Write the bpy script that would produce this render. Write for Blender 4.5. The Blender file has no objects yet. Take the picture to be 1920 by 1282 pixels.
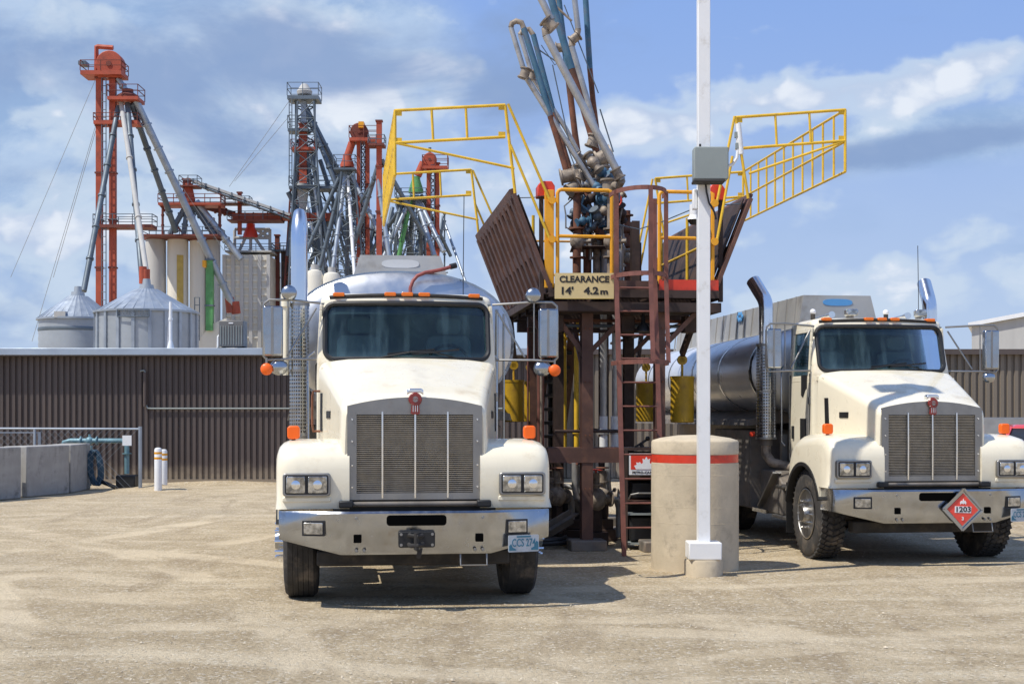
import bpy, bmesh, math, random
from mathutils import Vector, Matrix
random.seed(7)
PI = math.pi
SC = bpy.context.scene
COL = SC.collection
# ------------------------------------------------------------------ camera
F = 2600.0; EYE = 1.75; HZ = 780.0
cd = bpy.data.cameras.new("camera"); cam = bpy.data.objects.new("camera", cd); COL.objects.link(cam)
cam.location = (0, 0, EYE); cam.rotation_euler = (math.radians(90), 0, 0)
cd.sensor_width = 36; cd.lens = 36 * F / 1920; cd.shift_y = (HZ - 641) / 1920
cd.clip_start = .1; cd.clip_end = 5000
SC.camera = cam
SC.view_settings.view_transform = 'Standard'; SC.view_settings.look = 'None'
SC.view_settings.gamma = 1; SC.view_settings.exposure = 0.14
SC.view_settings.use_curve_mapping = False
SC.cycles.use_denoising = True
SC.cycles.max_bounces = 6; SC.cycles.transparent_max_bounces = 12
# ------------------------------------------------------------------ sun
SUN = Vector((-.53, -.30, .97)).normalized()
ELEV = math.asin(SUN.z); AZ = math.atan2(SUN.x, SUN.y)
ld = bpy.data.lights.new("sun", 'SUN'); ld.energy = 4.3; ld.angle = math.radians(.55); ld.color = (1, .955, .86)
lo = bpy.data.objects.new("sun", ld); COL.objects.link(lo)
lo.rotation_euler = SUN.to_track_quat('Z', 'Y').to_euler(); lo.location = (-20, -12, 40)

# ------------------------------------------------------------------ node helper
class N:
    def __init__(s, tree): s.t = tree; s.n = tree.nodes; s.l = tree.links
    def set(s, inp, v):
        if isinstance(v, bpy.types.NodeSocket): s.l.new(v, inp)
        else: inp.default_value = v
    def node(s, typ, ins=None, out=0, **kw):
        nd = s.n.new(typ)
        for k, v in kw.items(): setattr(nd, k, v)
        for k, v in (ins or {}).items(): s.set(nd.inputs[k], v)
        return nd.outputs[out]
    def math(s, op, a, b=0.0, c=0.0, clamp=False):
        return s.node('ShaderNodeMath', {0: a, 1: b, 2: c}, operation=op, use_clamp=clamp)
    def vec(s, op, a, b=(0, 0, 0), out=0):
        return s.node('ShaderNodeVectorMath', {0: a, 1: b}, out, operation=op)
    def mix(s, f, a, b, mode='MIX'):
        nd = s.n.new('ShaderNodeMix'); nd.data_type = 'RGBA'; nd.blend_type = mode
        s.set(nd.inputs[0], f); s.set(nd.inputs[6], a); s.set(nd.inputs[7], b); return nd.outputs[2]
    def ramp(s, f, lo, hi, a=0.0, b=1.0, smooth=True):
        return s.node('ShaderNodeMapRange', {0: f, 1: lo, 2: hi, 3: a, 4: b}, interpolation_type='SMOOTHSTEP' if smooth else 'LINEAR')
    def noise(s, v, scale, detail=4, rough=.55, out=0, dist=0.0):
        return s.node('ShaderNodeTexNoise', {'Vector': v, 'Scale': scale, 'Detail': detail, 'Roughness': rough, 'Distortion': dist}, out)
    def sep(s, v):
        nd = s.n.new('ShaderNodeSeparateXYZ'); s.l.new(v, nd.inputs[0]); return nd.outputs
    def comb(s, x, y, z): return s.node('ShaderNodeCombineXYZ', {0: x, 1: y, 2: z})

def c4(c): return (c[0], c[1], c[2], 1.0)
# ------------------------------------------------------------------ sky
w = bpy.data.worlds.new("World"); SC.world = w; w.use_nodes = True
k = N(w.node_tree); k.n.clear()
tc = k.n.new('ShaderNodeTexCoord').outputs['Generated']
d = k.vec('NORMALIZE', tc)
x, y, z = k.sep(d)
az = k.math('ARCTAN2', x, y); el = k.math('ARCSINE', z)
sky = k.node('ShaderNodeTexSky', {}, sky_type='NISHITA', sun_disc=False, sun_elevation=ELEV, sun_rotation=AZ, air_density=1.0, dust_density=.6, ozone_density=1.6)
base = k.mix(1.0, sky, (.72, .80, 1.05, 1), 'MULTIPLY')
def addall_(l):
    s = l[0]
    for q in l[1:]: s = k.math('ADD', s, q)
    return s
def cn(ax, ay, off, scale, detail=5, rough=.55, warp=0.0):
    return k.noise(k.comb(k.math('MULTIPLY', az, ax), k.math('ADD', k.math('MULTIPLY', el, ay), off), off), scale, detail, rough, dist=warp)
def blob(ca, ce, ra, re, rot=0.0):
    ca, ce = math.radians(ca), math.radians(ce); ra, re = math.radians(ra), math.radians(re)
    a = k.math('SUBTRACT', az, ca); e = k.math('SUBTRACT', el, ce)
    cr, sr = math.cos(math.radians(rot)), math.sin(math.radians(rot))
    u = k.math('DIVIDE', k.math('ADD', k.math('MULTIPLY', a, cr), k.math('MULTIPLY', e, sr)), ra)
    v = k.math('DIVIDE', k.math('SUBTRACT', k.math('MULTIPLY', e, cr), k.math('MULTIPLY', a, sr)), re)
    r2 = k.math('ADD', k.math('MULTIPLY', u, u), k.math('MULTIPLY', v, v))
    return k.math('EXPONENT', k.math('MULTIPLY', r2, -1.0))
def addall(l):
    s = l[0]
    for q in l[1:]: s = k.math('ADD', s, q)
    return s
def pa(px): return math.degrees(math.atan((px - 960) / F))
def pe(px, py): return math.degrees(math.atan((HZ - py) / math.hypot(F, px - 960)))
def B(px, py, rx, ry, rot=0): return blob(pa(px), pe(px, py), math.degrees(rx / F), math.degrees(ry / F), rot)
n1 = cn(1.0, 1.9, 2.93, 9.0, 8, .62, .25); n2 = cn(1.0, 1.9, 3.1, 3.2, 5, .55, .3); n3 = cn(1.0, 1.5, 5.7, 26.0, 5, .62)
def puff(off, sc_, wamt):
    wv = k.node('ShaderNodeTexNoise', {'Vector': k.comb(az, k.math('MULTIPLY', el, 1.5), off), 'Scale': 9.0, 'Detail': 4.0, 'Roughness': .6}, 1)
    vv = k.vec('ADD', k.comb(az, k.math('MULTIPLY', el, 1.55), off), k.vec('MULTIPLY', wv, (wamt, wamt, 0)))
    nd = k.n.new('ShaderNodeTexVoronoi'); nd.feature = 'F1'; nd.voronoi_dimensions = '2D'
    k.l.new(vv, nd.inputs['Vector']); nd.inputs['Scale'].default_value = sc_; nd.inputs['Detail'].default_value = 2.0; nd.inputs['Roughness'].default_value = .55
    return k.math('SUBTRACT', 1.0, nd.outputs['Distance'])
pf = puff(1.7, 13.0, .10)
nf = addall_([k.math('MULTIPLY', n1, .42), k.math('MULTIPLY', n3, .22), k.math('MULTIPLY', pf, .36)])
nf = k.math('ADD', nf, -.005)
# broad blue-grey cloud banks
def S(v, *a): return k.math('MULTIPLY', B(*a), v)
soft = addall([S(.55, 300, 110, 480, 170), S(.25, 700, 50, 260, 70), S(.55, 1720, 265, 330, 42, 5), S(.26, 120, 300, 300, 110), S(.2, 560, 270, 260, 80), S(.14, 1500, 440, 300, 60, 6), S(-.25, 1150, 60, 260, 120), S(-.2, 1500, 60, 260, 70)])
sm = k.ramp(k.math('ADD', n2, soft), .46, .84)
br = addall([S(.34, 1490, 190, 430, 44, 8), S(.30, 1200, 225, 75, 34), S(.36, 1790, 150, 105, 30, 22), S(.40, 70, 440, 140, 46), S(.26, 800, 115, 90, 34), S(.15, 430, 110, 240, 90),
             S(.16, 1600, 545, 400, 60, 8), S(.22, 380, 300, 240, 70), S(.26, 170, 30, 70, 50), S(.20, 640, 190, 160, 60), S(.20, 560, 60, 120, 60), S(.18, 960, 430, 200, 90), S(.06, 330, 350, 900, 200), S(.14, 150, 180, 160, 50), S(.2, 130, 590, 200, 40), S(.16, 1230, 380, 200, 60)])
bm = k.ramp(k.math('ADD', nf, br), .59, .75)
mm = k.ramp(k.math('ADD', nf, k.math('MULTIPLY', addall([br, S(.10, 330, 300, 600, 300), S(.12, 1500, 200, 520, 90, 6), S(.12, 1650, 560, 420, 90, 6), S(.1, 60, 560, 300, 80)]), 1.0)), .50, .68)
shade = k.mix(k.ramp(n1, .38, .60), (3.6, 5.3, 8.1, 1), (5.9, 7.5, 9.7, 1))
bright = k.mix(k.ramp(k.math('ADD', nf, k.math('MULTIPLY', br, .4)), .46, .66), (5.8, 7.0, 9.3, 1), (9.6, 10.2, 11.2, 1))
lowsky = k.mix(k.ramp(el, math.radians(0), math.radians(19)), (6.1, 7.6, 10.1, 1), (3.3, 5.35, 10.3, 1))
c = k.mix(.85, base, lowsky)
c = k.mix(k.math('MULTIPLY', sm, .82), c, shade)
c = k.mix(k.math('MULTIPLY', mm, .72), c, (7.1, 8.4, 10.0, 1))
c = k.mix(k.math('MULTIPLY', bm, .88), c, bright)
n4 = cn(1.0, 2.1, 8.3, 5.5, 6, .6, .35)
dk = addall([S(.34, 230, 150, 300, 90), S(.30, 620, 110, 260, 70), S(.22, 560, 290, 240, 60), S(.42, 1740, 275, 300, 34, 5), S(.20, 60, 330, 200, 60), S(.25, 60, 590, 200, 50), S(.2, 960, 170, 120, 160)])
c = k.mix(k.math('MULTIPLY', k.ramp(k.math('ADD', n4, dk), .56, .86), .9), c, (3.0, 4.35, 7.2, 1))
# clouds fade out high overhead
up = k.ramp(el, math.radians(50), math.radians(86), 1, 0)
front = k.mix(up, base, c)
bg = k.node('ShaderNodeBackground', {'Color': front, 'Strength': .078})
w.cycles.sampling_method = 'MANUAL'; w.cycles.sample_map_resolution = 512
wo = k.n.new('ShaderNodeOutputWorld'); k.l.new(bg, wo.inputs[0])

# ------------------------------------------------------------------ materials
MATS = {}
def mat(name, col, rough=.6, metal=0.0, var=.0, vscale=3.0, dirt=None, dirt_amt=.0, dirt_scale=2.5, bump=0.0, bscale=40.0, coat=0.0, spec=.5, emis=None, stretch=None, rvar=.08, panel=0, splash=None):
    if name in MATS: return MATS[name]
    m = bpy.data.materials.new(name); m.use_nodes = True; MATS[name] = m
    q = N(m.node_tree); b = q.n['Principled BSDF']
    b.inputs['Roughness'].default_value = rough; b.inputs['Metallic'].default_value = metal
    b.inputs['Specular IOR Level'].default_value = spec
    co = q.n.new('ShaderNodeTexCoord').outputs['Object']
    if stretch: co = q.vec('MULTIPLY', co, stretch)
    cc = c4(col)
    if var:
        nz = q.noise(co, vscale, 6, .6)
        cc = q.mix(q.ramp(nz, .3, .7), c4([v * (1 - var) for v in col]), c4([min(1, v * (1 + var)) for v in col]))
    if dirt:
        nd = q.noise(co, dirt_scale, 8, .68)
        cc = q.mix(q.ramp(nd, .62 - .3 * dirt_amt, .86 - .3 * dirt_amt, 0, .9), cc, c4(dirt))
    if panel:
        gx = q.n.new('ShaderNodeNewGeometry').outputs['Position']; xx, yy, zz = q.sep(gx)
        wn = q.node('ShaderNodeTexWhiteNoise', {'W': q.math('FLOOR', q.math('DIVIDE', xx, panel))}, 0, noise_dimensions='1D')
        cc = q.mix(q.ramp(wn, 0, 1, 0, .22, False), cc, c4([min(1, v * 1.45) for v in col]))
        sp = q.math('ADD', zz, q.math('MULTIPLY', q.noise(gx, 2.2, 6, .7), -.9))
        cc = q.mix(q.ramp(sp, .15, -.40, 0, .8), cc, c4(splash))
    if isinstance(cc, tuple): b.inputs['Base Color'].default_value = cc
    else: q.l.new(cc, b.inputs['Base Color'])
    if rvar:
        q.l.new(q.ramp(q.noise(co, vscale * 2.3, 4), .3, .7, max(0, rough - rvar), min(1, rough + rvar)), b.inputs['Roughness'])
    if bump:
        bp = q.n.new('ShaderNodeBump'); bp.inputs['Strength'].default_value = bump; bp.inputs['Distance'].default_value = .01
        q.l.new(q.noise(co, bscale, 5, .6), bp.inputs['Height']); q.l.new(bp.outputs[0], b.inputs['Normal'])
    if coat: b.inputs['Coat Weight'].default_value = coat; b.inputs['Coat Roughness'].default_value = .06
    if emis: b.inputs['Emission Color'].default_value = c4(emis[0]); b.inputs['Emission Strength'].default_value = emis[1]
    return m
M = dict(
 cream=mat('cream_paint', (.83, .755, .585), .32, var=.02, vscale=1.5, dirt=(.64, .54, .38), dirt_amt=.30, dirt_scale=3.2, coat=.5),
 alum=mat('polished_aluminium', (.41, .43, .46), .20, 1, var=.08, vscale=4, dirt=(.32, .28, .23), dirt_amt=.30, dirt_scale=3),
 brushed=mat('brushed_aluminium', (.33, .32, .305), .46, 1, var=.10, vscale=3, dirt=(.26, .22, .18), dirt_amt=.35),
 tank=mat('tank_aluminium', (.84, .83, .82), .32, .60, var=.05, vscale=1.2, dirt=(.40, .33, .25), dirt_amt=.15, dirt_scale=1.1, rvar=.05),
 coam=mat('coaming_sheet', (.40, .39, .37), .5, .35, var=.08, vscale=2, dirt=(.25, .22, .19), dirt_amt=.3),
 tankdull=mat('dull_tank_head', (.55, .56, .58), .40, 1, var=.06, vscale=1.5, dirt=(.35, .31, .27), dirt_amt=.2),
 chrome=mat('chrome', (.80, .81, .83), .17, 1, rvar=.04),
 galv=mat('galvanised_steel', (.36, .40, .45), .48, .6, var=.14, vscale=1.2),
 galvbin=mat('galvanised_bin_sheet', (.37, .40, .43), .5, .35, var=.12, vscale=.6),
 galvdk=mat('dark_galvanised_spout', (.13, .16, .19), .55, .4, var=.2, vscale=.5),
 rubber=mat('tyre_rubber', (.040, .037, .035), .85, var=.2, vscale=6, dirt=(.16, .13, .10), dirt_amt=.42, dirt_scale=5),
 void=mat('dark_opening', (.004, .004, .004), 1.0, spec=0, rvar=0),
 black=mat('black_plastic', (.013, .013, .014), .5),
 dark=mat('dark_chassis', (.03, .027, .025), .7, var=.3, vscale=4, dirt=(.11, .085, .06), dirt_amt=.4),
 chassis=mat('dusty_chassis_steel', (.17, .15, .13), .65, .2, var=.3, vscale=3, dirt=(.26, .19, .13), dirt_amt=.5),
 amber=mat('amber_lens', (.85, .125, .002), .45, coat=.15, emis=((1, .13, .0), .05)),
 amberdk=mat('amber_roof_lens', (.80, .17, .005), .4, coat=.2),
 red=mat('emblem_red', (.23, .02, .012), .35, coat=.6),
 lens=mat('lamp_lens', (.40, .40, .39), .10, .75, var=.6, vscale=16, coat=1),
 grille=mat('grille_slat_metal', (.36, .35, .335), .42, .8, var=.12, vscale=12),
 screen=mat('grille_backing', (.13, .115, .10), .75, .2, var=.25, vscale=60),
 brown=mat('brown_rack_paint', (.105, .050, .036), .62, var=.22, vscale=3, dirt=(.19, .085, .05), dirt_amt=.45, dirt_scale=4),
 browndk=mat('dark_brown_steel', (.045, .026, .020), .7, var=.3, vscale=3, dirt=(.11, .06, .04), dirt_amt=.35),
 redbrown=mat('red_brown_ladder_paint', (.20, .075, .055), .6, var=.2, vscale=5, dirt=(.10, .05, .04), dirt_amt=.4, dirt_scale=6),
 yellow=mat('safety_yellow_paint', (.74, .46, .03), .5, var=.12, vscale=5, dirt=(.32, .20, .07), dirt_amt=.28, dirt_scale=7),
 orange=mat('orange_yellow_paint', (.80, .36, .015), .45, var=.08, vscale=4, dirt=(.42, .18, .03), dirt_amt=.25, dirt_scale=6),
 weight=mat('mustard_weight_paint', (.50, .30, .015), .5, var=.15, vscale=4, dirt=(.25, .13, .02), dirt_amt=.4, dirt_scale=5),
 redp=mat('bright_red_paint', (.66, .05, .022), .45, var=.1, vscale=4, dirt=(.30, .05, .03), dirt_amt=.3),
 elev=mat('elevator_red_paint', (.39, .070, .032), .6, var=.18, vscale=.8, dirt=(.22, .05, .03), dirt_amt=.4, dirt_scale=1.2),
 elevdk=mat('rusty_red_steel', (.17, .042, .028), .7, var=.25, vscale=1, dirt=(.10, .05, .04), dirt_amt=.45, dirt_scale=1.2),
 green=mat('green_paint', (.10, .30, .10), .5, var=.2, vscale=1, dirt=(.25, .45, .25), dirt_amt=.3),
 cblue=mat('faded_blue_paint', (.055, .15, .24), .6, var=.3, vscale=3, dirt=(.13, .09, .08), dirt_amt=.55, dirt_scale=3),
 armsil=mat('silver_pipe', (.42, .41, .40), .42, .55, var=.15, vscale=4, dirt=(.22, .19, .16), dirt_amt=.35, dirt_scale=5),
 rust=mat('rusty_steel', (.17, .065, .035), .8, var=.35, vscale=5, dirt=(.07, .045, .035), dirt_amt=.45, dirt_scale=6),
 cast=mat('cast_swivel_metal', (.30, .245, .19), .6, .2, var=.3, vscale=8, dirt=(.10, .075, .06), dirt_amt=.5, dirt_scale=9),
 concrete=mat('board_formed_concrete', (.55, .46, .33), .9, var=.10, vscale=3, dirt=(.36, .30, .22), dirt_amt=.35, dirt_scale=5, bump=.35, bscale=30),
 block=mat('grey_concrete_block', (.36, .345, .32), .9, var=.12, vscale=2, dirt=(.17, .16, .15), dirt_amt=.4, bump=.3),
 white=mat('white_paint', (.80, .80, .80), .4, var=.02, dirt=(.58, .55, .50), dirt_amt=.28, dirt_scale=5),
 greybox=mat('grey_enclosure', (.26, .29, .28), .5, var=.05),
 wallbr=mat('dark_brown_cladding', (.084, .064, .057), .55, var=.10, vscale=.6, dirt=(.11, .085, .07), dirt_amt=.25, dirt_scale=1.2, stretch=(1, 1, .25), panel=.948, splash=(.30, .24, .17)),
 walltan=mat('taupe_cladding', (.175, .145, .112), .6, var=.07, vscale=.6, stretch=(1, 1, .25), panel=1.0, splash=(.33, .27, .2)),
 fascia=mat('pale_fascia_metal', (.36, .42, .50), .4, .3, var=.1, vscale=1),
 silo=mat('cream_silo_wall', (.68, .64, .55), .8, var=.05, vscale=.6, dirt=(.60, .50, .34), dirt_amt=.18, dirt_scale=.55, stretch=(2.5, 2.5, .25)),
 silogrey=mat('pale_grey_silo_wall', (.46, .45, .43), .8, var=.08, vscale=.6, dirt=(.38, .34, .28), dirt_amt=.25, dirt_scale=.6, stretch=(2.5, 2.5, .3)),
 dryer=mat('cream_dryer_sheet', (.68, .64, .55), .7, var=.08, vscale=.5, dirt=(.52, .46, .36), dirt_amt=.22, dirt_scale=.8),
 ochre=mat('ochre_stain', (.50, .36, .10), .8, var=.1),
 hose=mat('red_rubber_hose', (.26, .06, .05), .5, var=.2, vscale=10),
 teal=mat('teal_pipe_paint', (.15, .27, .31), .5, .2, var=.2),
 bluehose=mat('blue_hose', (.03, .075, .12), .6),
 signcream=mat('cream_sign_board', (.66, .50, .24), .5, var=.04),
 ink=mat('sign_ink', (.015, .012, .012), .6),
 signred=mat('sign_red', (.72, .045, .02), .4, var=.05),
 placred=mat('placard_red', (.80, .075, .05), .4, var=.08, dirt=(.5, .06, .03), dirt_amt=.3, dirt_scale=25),
 plate=mat('licence_plate_white', (.46, .50, .54), .45, var=.1, vscale=20),
 platebl=mat('licence_plate_blue', (.04, .17, .26), .45),
 carred=mat('car_red', (.62, .04, .03), .3, coat=.8),
 logo=mat('logo_blue', (.10, .33, .66), .4),
 logow=mat('faded_logo_white', (.62, .63, .64), .4),
 seat=mat('seat_cloth', (.22, .22, .23), .9),
 liner=mat('cab_liner', (.16, .18, .19), .9),
 dash=mat('dashboard_vinyl', (.13, .20, .19), .7),
 ac=mat('grey_unit_paint', (.14, .135, .13), .5, var=.1),
)
def glass_mat():
    m = bpy.data.materials.new('tinted_glass'); m.use_nodes = True; q = N(m.node_tree); q.n.clear()
    tr = q.node('ShaderNodeBsdfTransparent', {'Color': (.50, .72, .76, 1)})
    gl = q.node('ShaderNodeBsdfGlossy', {'Color': (.9, .95, 1, 1), 'Roughness': .04})
    fr = q.node('ShaderNodeFresnel', {'IOR': 1.5})
    f = q.math('ADD', q.math('MULTIPLY', fr, .8), .0, clamp=True)
    mx = q.node('ShaderNodeMixShader', {0: f, 1: tr, 2: gl})
    co = q.n.new('ShaderNodeTexCoord').outputs['Object']
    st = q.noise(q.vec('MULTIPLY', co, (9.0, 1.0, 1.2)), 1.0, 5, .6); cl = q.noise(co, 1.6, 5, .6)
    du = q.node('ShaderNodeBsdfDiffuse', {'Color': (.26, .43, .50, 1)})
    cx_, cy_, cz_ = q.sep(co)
    painted_sheen = q.math('ADD', q.math('MULTIPLY', q.ramp(st, .48, .72), .09), q.math('MULTIPLY', q.ramp(cl, .35, .7), .05))  # reflection streaks and the dash reflection low down, painted as teal diffuse colour
    painted_sheen = q.math('ADD', q.math('ADD', painted_sheen, .005), q.math('MULTIPLY', q.ramp(cz_, 2.43, 2.33), .10))
    m2 = q.node('ShaderNodeMixShader', {0: painted_sheen, 1: mx, 2: du})
    o = q.n.new('ShaderNodeOutputMaterial'); q.l.new(m2, o.inputs[0]); return m
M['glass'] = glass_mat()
def gravel_mat():
    m = bpy.data.materials.new('packed_gravel'); m.use_nodes = True; q = N(m.node_tree); b = q.n['Principled BSDF']
    P = q.n.new('ShaderNodeNewGeometry').outputs['Position']
    big = q.noise(P, .22, 5, .6); mid = q.noise(P, 1.3, 8, .7); fine = q.noise(P, 9, 8, .85); vf = q.noise(P, 42, 5, .85)
    vo = q.n.new('ShaderNodeTexVoronoi'); q.l.new(P, vo.inputs['Vector']); vo.inputs['Scale'].default_value = 38; peb = vo.outputs['Color']; pebd = vo.outputs['Distance']
    pv = q.sep(peb)[0]
    px_, py_, pz_ = q.sep(P)
    # vehicle tracks run across the yard: long stretched streaks, slightly bent
    bend = q.math('MULTIPLY', q.noise(P, .09, 2, .5), 9.0)
    tr = q.noise(q.comb(q.math('MULTIPLY', px_, .13), q.math('ADD', q.math('MULTIPLY', py_, 1.15), bend), 0.0), 1.0, 5, .65)
    tr2 = q.noise(q.comb(q.math('ADD', q.math('MULTIPLY', px_, 2.1), bend), q.math('MULTIPLY', py_, .22), 3.0), 1.0, 4, .6)
    c = q.mix(q.ramp(mid, .35, .65), (.435, .335, .206, 1), (.585, .468, .305, 1))
    c = q.mix(q.ramp(tr, .50, .70, 0, .6), c, (.76, .64, .45, 1))
    c = q.mix(q.ramp(tr2, .50, .66, 0, .65), c, (.37, .28, .175, 1))
    c = q.mix(q.ramp(big, .50, .68, 0, .45), c, (.42, .345, .245, 1))
    c = q.mix(q.ramp(fine, .53, .66, 0, .28), c, (.32, .24, .15, 1))
    c = q.mix(q.ramp(vf, .52, .62, 0, .42), c, (.77, .65, .46, 1))
    c = q.mix(q.ramp(pv, .80, .98, 0, .6), c, (.80, .73, .60, 1))
    c = q.mix(q.ramp(pv, .18, .04, 0, .42), c, (.21, .165, .12, 1))
    wob = q.math('MULTIPLY', q.math('SUBTRACT', q.noise(P, .8, 3, .5), .5), .35)
    tsum = None
    for (cx, cy, R, w_, amp) in ((-30, 2, 27.5, .28, .8), (-30, 2, 29.6, .28, .7), (-24, -9, 31.0, .3, .6), (-24, -9, 33.1, .3, .6), (18, -14, 27.0, .28, .7), (18, -14, 29.1, .28, .6), (-6, 60, 48.5, .3, .6), (-6, 60, 46.4, .3, .5), (14, 50, 43.0, .3, .5), (14, 50, 40.8, .3, .5), (-40, 30, 35.5, .3, .6), (-40, 30, 37.6, .3, .6)):
        dd = q.vec('LENGTH', q.comb(q.math('SUBTRACT', px_, cx), q.math('SUBTRACT', py_, cy), 0.0), out=1)
        dd = q.math('ABSOLUTE', q.math('ADD', q.math('SUBTRACT', dd, R), wob))
        v = q.math('MULTIPLY', q.ramp(dd, w_ * .5, w_, 1, 0), amp)
        tsum = v if tsum is None else q.math('MAXIMUM', tsum, v)
    tm = q.math('MULTIPLY', tsum, q.ramp(q.noise(P, .5, 4, .7), .38, .62))
    c = q.mix(q.math('MULTIPLY', tm, .9), c, (.84, .70, .49, 1))
    q.l.new(c, b.inputs['Base Color']); b.inputs['Roughness'].default_value = .95; b.inputs['Specular IOR Level'].default_value = .2
    h = q.math('ADD', q.math('MULTIPLY', fine, .9), q.math('ADD', q.math('SUBTRACT', q.math('MULTIPLY', vf, .5), q.math('MULTIPLY', pebd, .25)), q.math('ADD', q.math('MULTIPLY', tr, .7), q.math('MULTIPLY', tm, -.8))))
    bp = q.n.new('ShaderNodeBump'); bp.inputs['Strength'].default_value = 1.0; bp.inputs['Distance'].default_value = .035
    q.l.new(h, bp.inputs['Height']); q.l.new(bp.outputs[0], b.inputs['Normal']); return m
M['gravel'] = gravel_mat()
M['stone'] = mat('loose_stone', (.50, .43, .32), .9, var=.35, vscale=1.5)

# ------------------------------------------------------------------ mesh helpers
class MB:
    def __init__(s): s.bm = bmesh.new()
    def _add(s, vs, fs):
        bv = [s.bm.verts.new(v) for v in vs]
        for f in fs:
            try: s.bm.faces.new([bv[i] for i in f])
            except ValueError: pass
        return s
    def box(s, c, size, mtx=None):
        hx, hy, hz = size[0] / 2, size[1] / 2, size[2] / 2
        vs = [Vector((sx * hx, sy * hy, sz * hz)) for sx in (-1, 1) for sy in (-1, 1) for sz in (-1, 1)]
        if mtx is not None: vs = [mtx @ v for v in vs]
        vs = [v + Vector(c) for v in vs]
        return s._add(vs, [(0, 1, 3, 2), (4, 6, 7, 5), (0, 4, 5, 1), (2, 3, 7, 6), (0, 2, 6, 4), (1, 5, 7, 3)])
    def b2(s, a, b):
        a, b = Vector(a), Vector(b); return s.box((a + b) / 2, [abs(q) for q in (b - a)])
    def beam(s, p0, p1, w, h, up=(0, 0, 1)):
        p0, p1 = Vector(p0), Vector(p1); dz = (p1 - p0); L = dz.length; dz.normalize()
        u = Vector(up)
        if abs(u.dot(dz)) > .98: u = Vector((0, 1, 0))
        xx = u.cross(dz).normalized(); yy = dz.cross(xx)
        m = Matrix((xx, yy, dz)).transposed()
        return s.box((p0 + p1) / 2, (w, h, L), m)
    def tube(s, pts, r, seg=8, caps=True):
        pts = [Vector(p) for p in pts]; n = len(pts); rs = r if isinstance(r, (list, tuple)) else [r] * n
        rings = []; prev = None
        for i, p in enumerate(pts):
            if i == 0: t = pts[1] - p
            elif i == n - 1: t = p - pts[-2]
            else: t = (pts[i + 1] - p).normalized() + (p - pts[i - 1]).normalized()
            t.normalize()
            if prev is None:
                a = Vector((0, 0, 1)) if abs(t.z) < .9 else Vector((1, 0, 0)); xx = a.cross(t).normalized()
            else: xx = (prev - t * prev.dot(t)).normalized()
            prev = xx; yy = t.cross(xx)
            rings.append([s.bm.verts.new(p + (xx * math.cos(2 * PI * j / seg) + yy * math.sin(2 * PI * j / seg)) * rs[i]) for j in range(seg)])
        for i in range(n - 1):
            for j in range(seg): s.bm.faces.new((rings[i][j], rings[i][(j + 1) % seg], rings[i + 1][(j + 1) % seg], rings[i + 1][j]))
        if caps:
            s.bm.faces.new(rings[0][::-1]); s.bm.faces.new(rings[-1])
        return s
    def cyl(s, p0, p1, r, r1=None, seg=20): return s.tube([p0, p1], [r, r if r1 is None else r1], seg)
    def lathe(s, prof, c=(0, 0, 0), axis='z', seg=32):
        c = Vector(c); rings = []
        for (r, h) in prof:
            ring = []
            for j in range(seg):
                a = 2 * PI * j / seg; ca, sa = math.cos(a) * r, math.sin(a) * r
                v = (ca, sa, h) if axis == 'z' else ((h, ca, sa) if axis == 'x' else (sa, h, ca))
                ring.append(s.bm.verts.new(c + Vector(v)))
            rings.append(ring)
        for i in range(len(rings) - 1):
            for j in range(seg): s.bm.faces.new((rings[i][j], rings[i][(j + 1) % seg], rings[i + 1][(j + 1) % seg], rings[i + 1][j]))
        s.bm.faces.new(rings[0][::-1]); s.bm.faces.new(rings[-1]); return s
    def loft(s, secs, closed=True, caps=True):
        rings = [[s.bm.verts.new(p) for p in q] for q in secs]; n = len(rings[0])
        for i in range(len(rings) - 1):
            for j in range(n if closed else n - 1):
                s.bm.faces.new((rings[i][j], rings[i][(j + 1) % n], rings[i + 1][(j + 1) % n], rings[i + 1][j]))
        if caps: s.bm.faces.new(rings[0][::-1]); s.bm.faces.new(rings[-1])
        return s
    def prism(s, poly, t0, t1, plane='xz'):
        def P(a, b, t): return {'xz': (a, t, b), 'yz': (t, a, b), 'xy': (a, b, t)}[plane]
        return s.loft([[P(a, b, t0) for a, b in poly], [P(a, b, t1) for a, b in poly]])
    def sphere(s, c, r, sc=(1, 1, 1), seg=14):
        m = Matrix.Translation(c) @ Matrix.Diagonal((r * sc[0], r * sc[1], r * sc[2], 1))
        bmesh.ops.create_uvsphere(s.bm, u_segments=seg, v_segments=seg // 2 + 1, radius=1, matrix=m); return s
    def build(s, name, m, parent=None, smooth=False, bevel=0.0, bseg=2, mtx=None):
        bm = s.bm
        if mtx is not None: bmesh.ops.transform(bm, matrix=mtx, verts=bm.verts)
        bmesh.ops.recalc_face_normals(bm, faces=bm.faces)
        me = bpy.data.meshes.new(name); bm.to_mesh(me); bm.free()
        me.materials.append(M[m] if isinstance(m, str) else m)
        o = bpy.data.objects.new(name, me); COL.objects.link(o)
        if parent is not None: o.parent = parent
        if bevel:
            md = o.modifiers.new('bevel', 'BEVEL'); md.width = bevel; md.segments = bseg; md.limit_method = 'ANGLE'; md.angle_limit = math.radians(35)
        if smooth or bevel:
            me.shade_smooth()
            try: me.set_sharp_from_angle(angle=math.radians(40))
            except Exception: pass
        return o
def thing(name, label, cat, loc=(0, 0, 0), rz=0, group=None):
    o = bpy.data.objects.new(name, None); COL.objects.link(o); o.location = loc; o.rotation_euler = (0, 0, rz)
    o.empty_display_size = .2; o['label'] = label; o['category'] = cat
    if group: o['group'] = group
    return o
def tag(o, label, cat, group=None):
    o['label'] = label; o['category'] = cat
    if group: o['group'] = group
    return o
def struct(o, kind='structure'): o['kind'] = kind; return o
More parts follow.
